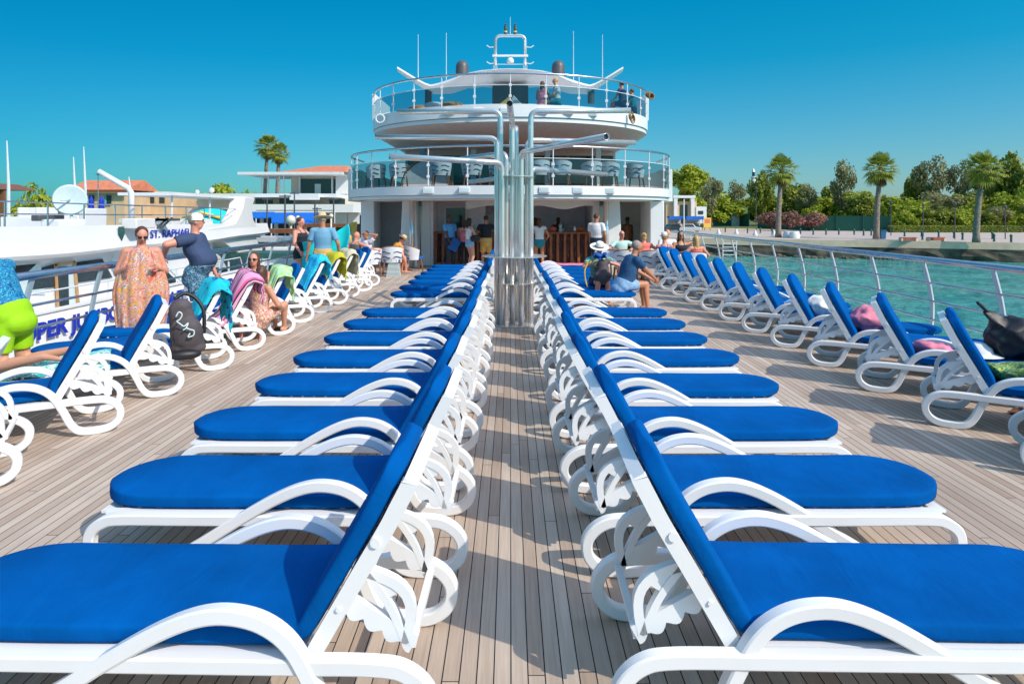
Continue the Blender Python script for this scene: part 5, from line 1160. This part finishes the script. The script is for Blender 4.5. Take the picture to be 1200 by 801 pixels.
# bar crowd
person('man in light blue shirt and dark trousers holding a blue folder at the left counter', W(527, 20.9), -2.4+PI*0, 1.74, skin='skin_brown', top='sky_blue', sleeve=.6, hem=-.02, bottom='denim', leglen=1.9, handR=(.16, .25, .82), look=(.1, 1, 0), shoes='dark_grey', fat=1.08)
m = MB(); m.box(-.15, .15, -.015, .015, -.2, .2); o = m.build('folder', 'royal_blue', bevel=.005); o.location = W(532.5, 20.75, .78); o.rotation_euler = (0, .5, .3); tag(o, 'bright blue folder held by the man at the left counter', 'folder')
person('woman in white top and pale denim shorts at the bar', W(550.5, 20.5), -1.0, 1.66, female=True, skin='skin_light', hair='hair_dark', hairlen=.6, top='white_cloth', hem=.16, bottom='pale_denim', leglen=.3, handR=(.15, .30, 1.02), handL=(-.1, .32, 1.0))
person('man in black tee and khaki shorts seen from behind at the bar', W(569.5, 20.8), .1, 1.74, skin='skin_tan', hair='hair_dark', top='black_cloth', sleeve=.5, hem=-.05, bottom='khaki', leglen=.85, handR=(.42, .12, 1.12), handL=(-.22, .25, 1.0), look=(-.35, 1, 0), shoes='dark_grey', fat=1.05)
person('woman with pink backpack half hidden behind the woman in denim shorts', W(544, 21.3), .2, 1.6, female=True, hair='hair_brown', hairlen=.4, top='white_cloth', bottom='denim', leglen=1.8)
m = MB(); m.ell((0, 0, 0), (.15, .10, .2)); o = m.build('pink_backpack', 'pink_cloth', smooth=True); o.location = W(543, 21.0, 1.05); tag(o, 'pale pink backpack worn by the woman at the left counter', 'backpack')
m = MB(); m.ell((0, 0, 0), (.17, .07, .11)); m.tube([(-.1, 0, .08), (-.02, .05, .45), (.1, 0, .08)], .01); o = m.build('shoulder_bag', 'black', smooth=True); o.location = W(557, 20.3, 1.0); tag(o, 'black shoulder bag at the hip of the woman in denim shorts', 'bag')
person('woman in white top and teal shorts standing at the right counter', W(632, 20.8), .1, 1.66, female=True, skin='skin_tan', hair='hair_brown', hairlen=.7, top='white_cloth', sleeve=.2, hem=.1, bottom='teal_cloth', leglen=.2, handL=(-.22, .1, .95), handR=(.22, .1, .95))
person('barman in black bending behind the right counter', W(652, 23.5), PI+.4, 1.7, skin='skin_brown', top='black_cloth', sleeve=.5, bottom='denim', leglen=1.9, neck=(0, .12, 1.42), handR=(.1, .42, 1.15), handL=(-.1, .4, 1.15), look=(0, 1, -.3), shoes='black')
person('barman in dark clothes left behind the counter', W(627, 23.4), PI-.3, 1.66, skin='skin_brown', top='black_cloth', sleeve=.5, bottom='denim', leglen=1.9, look=(.2, 1, -.2), shoes='black')
person('man in white tee and dark shorts standing right of the bar', W(699, 20.0), -.5, 1.80, skin='skin_tan', hair='hair_brown', top='white_cloth', sleeve=.65, hem=-.06, bottom='denim', leglen=1.1, handR=(.25, .10, .86), handL=(-.24, .12, .84), look=(.5, 1, -.1), fat=1.12, group=g1)
person('dark skinned person standing in the right passage doorway', W(735, 23.6), .4, 1.68, skin='skin_brown', hair='hair_dark', top='leg_wood', hem=-.1, bottom='leg_wood', leglen=.5, female=True)
# left rail people
wm, hc = person('woman with sunglasses holding out a paisley sarong by the left railing', (-4.69, 8.25, 0), PI+.50, 1.66, female=True, fat=1.24, skin='skin_pink', hair='hair_brown', hairlen=.1, glasses=True, look=(-.15, 1, -.45), top='floral_navy', hem=.0, bottom='floral_navy', leglen=.25, neck=(0, .06, 1.44), handL=(-.19, .27, 1.16), handR=(.19, .27, 1.16), elbL=(-.45, -.3, -1), elbR=(.45, -.3, -1), vox=.012)
def fn(u, v):
    a = (u-.5)*2.9; wv = .014*math.sin(u*31+v*4)*(.3+v)+.008*math.sin(u*57-v*6); wd = .185+.14*math.sin(min(1, v*2.2)*PI*.5)-.08*max(0, v-.35)/.65
    return (wd*math.sin(a*.95), .10+.13*math.cos(a)*(.8+.6*math.sin(v*3))+wv, 1.27-1.22*v+.10*math.cos(a*1.1)*(1-v)-.02)
m = MB(); m.grid(fn, 50, 30); o = m.build('sarong', 'paisley', smooth=True, solid=.006); o.location = (-4.69, 8.25, 0); o.rotation_euler = (0, 0, PI+.50); tag(o, 'coral paisley patterned sarong held up by the woman at the railing', 'sarong')
person('man in navy tee, floral shorts and white cap leaning on the left railing', (-4.48, 9.25, 0), -1.45, 1.80, skin='skin_pink', hair='hair_grey', top='navy', sleeve=.62, hem=-.20, bottom='floral_navy', leglen=.85, fat=1.42, hat=('white_hat', .1, 'cap'), look=(-.25, 1, 0), handR=(.22, -.34, 1.13), handL=(-.22, .2, .85), elbR=(.6, -.5, 0), vox=.013)
kn = person('swimmer in blue patterned rash top and lime shorts kneeling on the leftmost lounger', (-4.42, 5.75, .05), PI/2, 1.72, skin='skin_light', hair='hair_brown', top='swim_blue', sleeve=.9, hem=-.04, bottom='lime', leglen=.72, pelvis=(0, 0, .86), neck=(0, .22, 1.34), footL=(-.14, -.38, .50), footR=(.14, -.42, .50), kneeL=(0, 1, -1.2), kneeR=(0, 1, -1.2), toeL=(0, -1, -.15), toeR=(0, -1, -.15), handL=(-.2, .62, .85), handR=(.2, .62, .85), look=(0, 1, -.3), vox=.012, fat=1.0)
person('dark haired woman with sunglasses seated on a left lounger facing the camera', (-3.78, 9.6, -.03), PI+.25, 1.64, SIT, female=True, skin='skin_pink', hair='hair_brown', hairlen=.75, glasses=True, top='floral', look=(.2, 1, 0), bottom='royal_blue', leglen=.4, vox=.013)
person('brown haired woman in floral dress sitting with her back to the camera', (-3.55, 9.15, -.16), -.5+PI*.0, 1.60, SIT, female=True, skin='skin_light', hair='hair_brown', hairlen=.9, top='floral', look=(-.6, 1, -.2), bottom='floral', leglen=.6, vox=.013, footL=(-.2, .5, .30), footR=(0, .5, .30))
person('man in light blue tee and straw hat seen from behind among the left loungers', (-4.02, 13.9, 0), .15, 1.78, skin='skin_tan', hair='hair_grey', top='light_blue', sleeve=.7, hem=-.10, bottom='khaki', leglen=.8, fat=1.1, hat=('straw', .19, 'brim'), handL=(-.34, .05, .80), handR=(.32, .10, .88), look=(-.3, 1, -.25))
person('woman in black vest holding up a turquoise towel near the railing', (-4.72, 14.6, 0), -1.9, 1.72, female=True, skin='skin_pink', hair='hair_brown', hairlen=.1, top='black_cloth', bottom='black_cloth', leglen=.3, handR=(.35, .25, .95), handL=(-.35, .40, 1.1), look=(0, 1, -.2), fat=1.1)
# left table group
person('blonde woman seated at the left table group', (-4.60, 18.6, -.05), .6, 1.62, SIT, female=True, hair='hair_blond', hairlen=.5, top='coral', skin='skin_tan')
person('sunburnt bald man in dark vest seated at the left tables', (-4.32, 18.0, -.02), -.5, 1.72, SIT, skin='skin_pink', hair=None, top='dark_grey', hem=0, bottom='denim', leglen=.7, handR=(.55, .30, .80), look=(.8, 1, 0))
person('person in sunglasses with hand raised to the head at the left tables', (-4.25, 19.3, 0), PI-.7, 1.68, SIT, skin='skin_tan', hair='hair_dark', glasses=True, top='lilac_wall', sleeve=.5, handL=(-.20, .12, 1.22), handR=(.15, .4, .6))
person('person in orange top and straw hat slumped sideways over a tub chair', (-3.50, 19.0, .02), -.9, 1.66, SIT, skin='skin_pink', hair='hair_brown', top='orange_cloth', sleeve=.5, neck=(.12, .26, .92), look=(.3, 1, -.8), hat=('straw', .18, 'brim'), bottom='khaki', leglen=.6, handL=(-.4, .1, .42), handR=(.42, .30, .30))
m = MB(); m.prism([(-.2, -.12, 0), (.2, -.12, 0), (.14, -.1, .36), (-.14, -.1, .36)], (0, .22, 0)); m.tube([(-.1, 0, .34), (-.06, 0, .5), (.06, 0, .5), (.1, 0, .34)], .012); o = m.build('zigzag_bag', 'zigzag', bevel=.02); o.location = W(461.5, 18.3); tag(o, 'white beach bag with dark zigzag lines on the deck by the tub chairs', 'bag')
# right centre seated pair
person('man in navy dappled tee and pale shorts sitting on a lounger end, facing right', (2.02, 11.75, -.04), -PI/2+.25, 1.80, SIT, skin='skin_tan', hair='hair_grey', top='tee_dapple', sleeve=.6, hem=-.05, bottom='pale_denim', leglen=.62, neck=(0, .24, 1.03), look=(.15, 1, -.15), handL=(-.1, .60, .60), handR=(.06, .62, .60), footL=(-.16, .5, .11), footR=(.16, .42, .11), fat=1.12, vox=.013)
person('person in pale sun hat and blue hawaiian shirt with a black bag on the lap', (1.72, 12.75, -.03), PI+.1, 1.66, SIT, skin='skin_pink', hair='hair_grey', top='hawaii', sleeve=.6, hem=-.05, bottom='denim', leglen=.6, hat=('white_hat', .20, 'brim'), look=(0, 1, -.40), handL=(-.10, .34, .94), handR=(.12, .34, .92), footL=(-.14, .42, .1), footR=(.14, .42, .1), neck=(0, .10, 1.03), vox=.013)
m = MB(); m.cap((0, 0, -.14), .16, (0, 0, .10), .11, 14); m.cap((-.1, -.08, -.10), .07, (.1, -.08, -.10), .07, 10); m.cap((-.12, 0, .05), .05, (.1, .02, .16), .06, 8); o = remesh(m, 'black_rucksack', 'dark_bag', .015, 3); o.location = (1.76, 12.40, .70); tag(o, 'black rucksack on the lap of the person in the pale sun hat', 'rucksack')
m = MB(); m.tube(cr([(-.22, 0, .2), (-.34, -.03, 0), (-.30, 0, -.28), (-.2, -.03, -.42)], 6), .014, 6); q = m.build('strap', 'sign_yellow', o, smooth=True)
m = MB(); m.grid(lambda u, v: (.24*(u-.5)+.02*math.sin(v*9), .02*math.sin(u*11)+.03*math.sin(v*7), .10*(v-.5)+.02*math.sin(u*9)), 12, 8); o = m.build('blue_cloth', 'royal_blue', smooth=True, solid=.02); o.location = (1.70, 12.30, .97); tag(o, 'crumpled bright blue cloth in the hands of the hatted person', 'cloth')
# right table group
person('bald man with sunglasses and mint shirt at the right tables', (3.05, 17.9, 0), PI+.25, 1.74, SIT, skin='skin_pink', hair=None, glasses=True, top='mint_cloth', sleeve=.6, handL=(-.4, .3, .85), handR=(.3, .35, .8), group=g2, bottom='khaki', leglen=.6)
person('woman with blonde bun and coral top seen from behind at the right tables', (3.52, 17.0, .02), .15, 1.66, SIT, female=True, skin='skin_pink', hair='hair_blond', hairlen=.1, bun=True, top='coral', sleeve=.2, handL=(-.5, .15, .72), handR=(.4, .2, .72), group=g2, bottom='royal_blue', leglen=.6)
person('person in pale sun hat and blue dress seen from behind at the right tables', (4.0, 16.8, .0), -.1, 1.66, SIT, female=True, skin='skin_pink', hair='hair_blond', top='royal_blue', hem=-.1, hat=('white_hat', .13, 'brim'), bottom='royal_blue', leglen=.7, group=g2, fat=1.15)
person('red haired person beyond the sun hat at the right tables', (4.42, 18.3, .05), PI, 1.7, SIT, hair='hair_red', hairlen=.2, top='white_cloth', sleeve=.5, group=g2)
person('dark haired woman in sunglasses and black swimsuit with one hand raised', (4.52, 17.3, .02), PI+.1, 1.70, SIT, female=True, skin='skin_tan', hair='hair_dark', hairlen=.9, glasses=True, top='black_cloth', bottom='black_cloth', leglen=.2, handL=(-.38, .12, 1.20), handR=(.05, .30, .76), group=g2)
person('blond person in coral top nearest the right railing, seen from behind', (4.72, 16.4, .0), .2, 1.62, SIT, female=True, skin='skin_light', hair='hair_blond', hairlen=.8, top='coral', handL=(-.3, .3, .7), handR=(.3, .3, .7), group=g2, bottom='coral', leglen=.3)
# sun deck people
SD = 5.30
person('woman in pink with brown hair sitting on the upper deck behind the glass', (pX(635, 20.9), 20.9, SD-.42), -.4, 1.55, SIT, female=True, skin='skin_tan', hair='hair_brown', hairlen=.9, top='pink_cloth', bottom='pink_cloth', leglen=.3)
person('person in striped grey shirt sitting beside the woman in pink on the upper deck', (pX(653, 20.9), 20.9, SD-.40), PI*.5, 1.65, SIT, skin='skin_light', hair='hair_blond', top='off_white', sleeve=.6, bottom='teal_cloth', leglen=.6)
person('person in dark blue crouching at the right end of the upper deck', (pX(730, 22.0), 22.0, 5.05), .9, 1.6, SIT, skin='skin_tan', hair='hair_dark', top='navy', sleeve=.5, bottom='navy', leglen=.6)
person('person in teal sitting at the far right of the upper deck', (pX(742, 22.8), 22.8, 4.95), 1.2, 1.6, SIT, skin='skin_tan', hair='hair_brown', top='teal_cloth', sleeve=.5, bottom='navy', leglen=.6)

# ------------------------------------------------------------------ towels and belongings
def lounger_local(t, u, v, z): return t.location+V((math.cos(t.rotation_euler.z)*u-math.sin(t.rotation_euler.z)*v, math.sin(t.rotation_euler.z)*u+math.cos(t.rotation_euler.z)*v, z))
def towel(t, m, lab, front=.55, back=.45, v0=-.30, v1=.34, thick=.012, seat=0, skew=.0):
    hu, hz, tu, tz = .45, .32, .13, .95; d = V((tu-hu, 0, tz-hz)); LL = d.length; d.normalize(); n = V((d.z, 0, -d.x)); hp = V((hu, 0, hz)); top = hp+d*(LL+.055)
    path = []
    if seat: path += [V((.62+seat, 0, .395)), V((.62, 0, .40))]
    k = max(.12, LL-front); path += [hp+d*a+n*.115 for a in [k+(LL-.02-k)*i/8 for i in range(9)]]+[top+n*.06, top-n*.01]
    e = top-n*.055; path += [e-V((0, 0, 1))*(back*i/8)-n*(.01+.012*math.sin(i*1.7)) for i in range(9)]
    ps = path; ln = [0]
    for a, b_ in zip(ps, ps[1:]): ln.append(ln[-1]+(b_-a).length)
    def at_(s):
        for i in range(len(ps)-1):
            if s <= ln[i+1]: return ps[i].lerp(ps[i+1], (s-ln[i])/(ln[i+1]-ln[i]))
        return ps[-1]
    T = ln[-1]
    def fn(u, v):
        s = min(T, max(0, (v+skew*(u-.5))*T)); p = at_(s); edge = v*1.0; wv = .018*math.sin(u*17+v*5)*(.25+v)+.010*math.sin(u*41+v*9)
        vv = v0+(v1-v0)*u; dp = max(0, abs(vv)-.27); return p+V((-wv*1.0, vv*(1-.10*v), -dp*1.1+.012*math.sin(v*19+u*4)))
    mb = MB(); mb.grid(fn, 30, 44); o = mb.build('beach_towel', m, smooth=True, solid=thick); o.location = t.location; o.rotation_euler = t.rotation_euler; tag(o, lab, 'towel'); return o
towel(LEFT[3], 'towel_turq', 'turquoise towel with dark tile pattern draped over a left lounger', .6, .42, -.36, .38)
towel(LEFT[4], 'towel_pink', 'pink towel with black stripes draped over a left lounger', .65, .25, -.34, .38, seat=.3)
towel(LEFT[5], 'towel_green', 'green and aqua leaf print towel hung over a left lounger', .35, .34, -.05, .40, skew=.2)
towel(LEFT[7], 'towel_blue', 'bright blue towel draped over a left lounger back', .6, .32, -.33, .36)
towel(LEFT[8], 'yellow_towel', 'mustard yellow towel draped over a left lounger back', .5, .42, -.25, .36, skew=.12)
towel(LEFT[9], 'beige_towel', 'pale beige towel draped over a left lounger back', .5, .5, -.33, .36)
def flat_towel(t, m, lab, u0, u1, v0, v1):
    mb = MB(); mb.grid(lambda a, b_: (u0+(u1-u0)*a, v0+(v1-v0)*b_, (.395 if abs(v0+(v1-v0)*b_) < .27 else .395-(abs(v0+(v1-v0)*b_)-.27)*1.2)+.008*math.sin(a*21+b_*6)+.006*math.sin(b_*31)), 40, 24); o = mb.build('beach_towel', m, smooth=True, solid=.01); o.location = t.location; o.rotation_euler = t.rotation_euler; tag(o, lab, 'towel')
flat_towel(LEFT[2], 'towel_aqua', 'aqua and green towel spread on the lounger seat beside the backpack', .62, 1.6, -.33, .33)
flat_towel(LEFT[1], 'royal_blue', 'flat dark blue towel on the lounger nearest the kneeling swimmer', 1.1, 1.8, -.28, .28)
# turquoise towel held up
m = MB(); m.grid(lambda u, v: (-1.0+1.15*u+.03*math.sin(v*9), .06*math.sin(u*16+v*2)*(.4+v), (1.12+.42*u**2)*(1)-v*(.85+.4*u)+.02*math.sin(u*9)), 40, 24); o = m.build('held_towel', 'turquoise', smooth=True, solid=.012); o.location = (-3.75, 14.45, 0); tag(o, 'large turquoise towel held up between the woman and the man in the straw hat', 'towel')
# left legs of sunbathers seen at rail
# backpack on the second left lounger
bp = thing('black_backpack', 'dark backpack with white printed emblem hung on the back of a left lounger', 'backpack', lounger_local(LEFT[2], -.02, .12, .36), .5)
m = MB(); m.cap((.03, 0, .12), .155, (-.04, 0, .50), .105, 16); m.ell((.03, -.06, .22), (.14, .15, .20)); m.ell((.03, 0, .06), (.17, .15, .09)); m.ell((-.03, .02, .52), (.10, .13, .10)); 
for v in m.v: pass
m.v = [(a*1.15, b_*.62, c) for a, b_, c in m.v]; remesh(m, 'body', 'dark_bag', .012, 4, bp)
m = MB(); m.tube(cr([(-.10, .10, .60), (0, .12, .66), (.12, .10, .6), (.2, .06, .45), (.2, .04, .2)], 5), .022, 8); m.build('strap', 'black', bp, smooth=True)
m = MB(); m.ell((0, -.10, .0), (.17, .07, .06)); m.build('base_panel', 'black', bp, smooth=True)
m = MB()
for pts in ([(-.09, .44), (-.06, .49), (-.03, .46), (-.05, .41), (-.08, .39), (-.05, .36)], [(-.05, .36), (-.01, .33), (.03, .36), (.01, .31), (-.02, .29)], [(.01, .31), (.05, .29), (.09, .27), (.08, .22), (.03, .21), (.05, .25)]): m.tube(cr([(x, -.158-.012*(z < .36), z) for x, z in pts], 5), .008, 6)
m.build('emblem', 'dish', bp, smooth=True); bp.scale = (.9, .9, .9)
def bag(name, lab, loc, r, m_, seed, cat='bag', ties=True):
    rr = random.Random(seed); b = MB(); b.ell((0, 0, 0), r)
    for i in range(6): d = V((rr.uniform(-1, 1), rr.uniform(-1, 1), rr.uniform(-.5, 1))); b.ell((d.x*r[0]*.5, d.y*r[1]*.5, d.z*r[2]*.5), (r[0]*.6, r[1]*.6, r[2]*.6))
    if ties: b.cap((-r[0]*.5, 0, r[2]*.6), r[2]*.4, (-r[0]*.95, 0, r[2]*1.15), r[2]*.22, 8)
    o = remesh(b, name, m_, .014, 3)
    for v_ in o.data.vertices: v_.co += V((noise.noise(v_.co*9+V((seed, 0, 0))), noise.noise(v_.co*9+V((0, seed, 0))), noise.noise(v_.co*9+V((0, 0, seed)))))*.045
    o.location = loc; tag(o, lab, cat); return o
bag('white_cloth_bag', 'crumpled off white cloth bag on a right lounger', lounger_local(RIGHT[4], .64, .08, .53), (.24, .2, .15), 'white_hat', 3, 'bag', False)
o = bag('pink_bag', 'pink fabric bag leaning on a right lounger back', lounger_local(RIGHT[3], .64, .06, .54), (.24, .2, .16), 'pink_cloth', 4, 'bag', False); 
m = MB(); m.tube(cr([(.05, -.15, .0), (.12, -.16, .10), (.17, -.08, .14), (.18, .02, .05)], 5), .012, 6); m.build('strap', 'cushion_tan', o, smooth=True)
bag('pink_cloth', 'small crumpled pink cloth lying on a right lounger', lounger_local(RIGHT[2], .68, -.05, .43), (.18, .2, .06), 'pink_cloth', 5, 'cloth', False)
bag('patterned_pillow', 'dark green pillow with yellow print on the nearest right lounger', lounger_local(RIGHT[1], .72, .03, .45), (.28, .2, .075), 'pillow_pat', 6, 'pillow', False)
o = bag('black_beach_bag', 'large black beach bag standing on a right lounger', lounger_local(RIGHT[2], 1.38, .14, .57), (.30, .22, .2), 'black', 7); m = MB(); m.tube(cr([(-.2, 0, .1), (-.3, 0, .25), (-.4, .0, .35)], 5), .016, 6); m.build('strap', 'black', o, smooth=True)
m = MB(); m.lathe([(.01, .13), (.07, .12), (.12, .08), (.14, .02), (.20, .0), (.22, .008), (.19, .015), (.14, .03)], 20); o = m.build('white_hat', 'white_cloth', autos=50); o.location = lounger_local(RIGHT[2], 1.04, .02, .395); tag(o, 'white brimmed hat left of the black beach bag', 'hat')
t = thing('flip_flop', 'brown flip flop on the deck at the right picture edge', 'flip flop', (4.54, 5.8, .0), .5)
m = MB(); m.prism([(.13*math.cos(a), .045*math.sin(a)*(1.1 if math.cos(a) > 0 else .8), .002) for a in [2*PI*i/20 for i in range(20)]], (0, 0, .018)); m.build('sole', 'leg_wood', t); m = MB(); m.tube(cr([(-.02, -.04, .015), (.03, -.02, .04), (.08, 0, .02), (.03, .02, .04), (-.02, .04, .015)], 5), .006, 6); m.build('strap', 'black', t)
m = MB(); m.grid(lambda u, v: (1.55*u, .65*(v-.5)*1.0, .0+.004*math.sin(u*30)), 20, 8); o = m.build('pink_towel', 'pink_cloth', smooth=True, solid=.015); o.location = (.62, 17.72, .392); tag(o, 'pink towel spread on the farthest lounger of the right centre row', 'towel')
for i, (px, py) in enumerate(((283, 412), )): pass
m = MB(); m.cap((0, 0, .05), .05, (.16, 0, .05), .045, 10); o = m.build('dark_shoe', 'black', smooth=True); o.location = (-3.45, 9.6, 0); tag(o, 'dark shoe on the deck under the striped towel lounger', 'shoe')

# ------------------------------------------------------------------ light, sky, camera
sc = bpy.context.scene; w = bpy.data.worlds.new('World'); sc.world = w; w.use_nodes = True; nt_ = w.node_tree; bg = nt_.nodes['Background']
SUN_EL, AZ = math.radians(40), math.atan2(.90, -.72)        # azimuth measured from +Y towards +X
sky = nt_.nodes.new('ShaderNodeTexSky'); sky.sky_type = 'NISHITA'; sky.sun_disc = False; sky.sun_elevation = SUN_EL; sky.sun_rotation = AZ; sky.air_density = 1.0; sky.dust_density = .6; sky.ozone_density = 1.0
mx = nt_.nodes.new('ShaderNodeMix'); mx.data_type = 'RGBA'; mx.blend_type = 'MULTIPLY'; mx.inputs[0].default_value = 1; 
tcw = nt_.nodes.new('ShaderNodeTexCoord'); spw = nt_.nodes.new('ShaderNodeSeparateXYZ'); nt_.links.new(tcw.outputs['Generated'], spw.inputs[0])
rw = ramp(nt_, [(0, (.30, .50, .62)), (.09, (.18, .52, .66)), (.22, (.02, .56, .72)), (.32, (.0, .60, .78)), (.55, (1.1, 1.2, 1.2)), (1, (3.3, 3.0, 2.7))]); nt_.links.new(spw.outputs['Z'], rw.inputs['Fac']);  # sky tint by height; top stops overbrightened above the view as added fill light
rx_ = ramp(nt_, [(0, (.18, .61, .67)), (.5, (.8, .92, .92)), (1, (1.25, 1.0, .98))]); mr = nt_.nodes.new('ShaderNodeMapRange'); mr.inputs['From Min'].default_value = -.7; mr.inputs['From Max'].default_value = .7
nt_.links.new(spw.outputs['X'], mr.inputs['Value']); nt_.links.new(mr.outputs[0], rx_.inputs['Fac'])
m2_ = nt_.nodes.new('ShaderNodeMix'); m2_.data_type = 'RGBA'; m2_.blend_type = 'MULTIPLY'; m2_.inputs[0].default_value = 1
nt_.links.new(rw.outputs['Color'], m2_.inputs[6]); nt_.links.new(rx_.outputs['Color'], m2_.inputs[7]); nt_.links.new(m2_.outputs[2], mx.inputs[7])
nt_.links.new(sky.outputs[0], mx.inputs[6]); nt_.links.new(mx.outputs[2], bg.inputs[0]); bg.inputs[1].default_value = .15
sl = bpy.data.lights.new('sun', 'SUN'); sl.energy = 3.25; sl.angle = math.radians(.5); sl.color = (1, .93, .82); so = bpy.data.objects.new('sun', sl); C.objects.link(so)
dv = V((math.sin(AZ)*math.cos(SUN_EL), math.cos(AZ)*math.cos(SUN_EL), math.sin(SUN_EL))); so.rotation_euler = dv.to_track_quat('Z', 'Y').to_euler(); so.location = (20, -20, 30)
cam = bpy.data.cameras.new('camera'); cam.sensor_width = 36; cam.lens = F/1200*36; cam.shift_x = 2/1200; cam.shift_y = -(400.5-250)/1200; cam.clip_end = 5000; cam.clip_start = .05
co = bpy.data.objects.new('camera', cam); C.objects.link(co); co.location = (0, 0, HC); co.rotation_euler = (PI/2, 0, 0); sc.camera = co
sc.view_settings.view_transform = 'Standard'; sc.view_settings.look = 'None'; sc.view_settings.exposure = .3; sc.view_settings.gamma = 1
sc.render.resolution_x = 1024; sc.render.resolution_y = 683
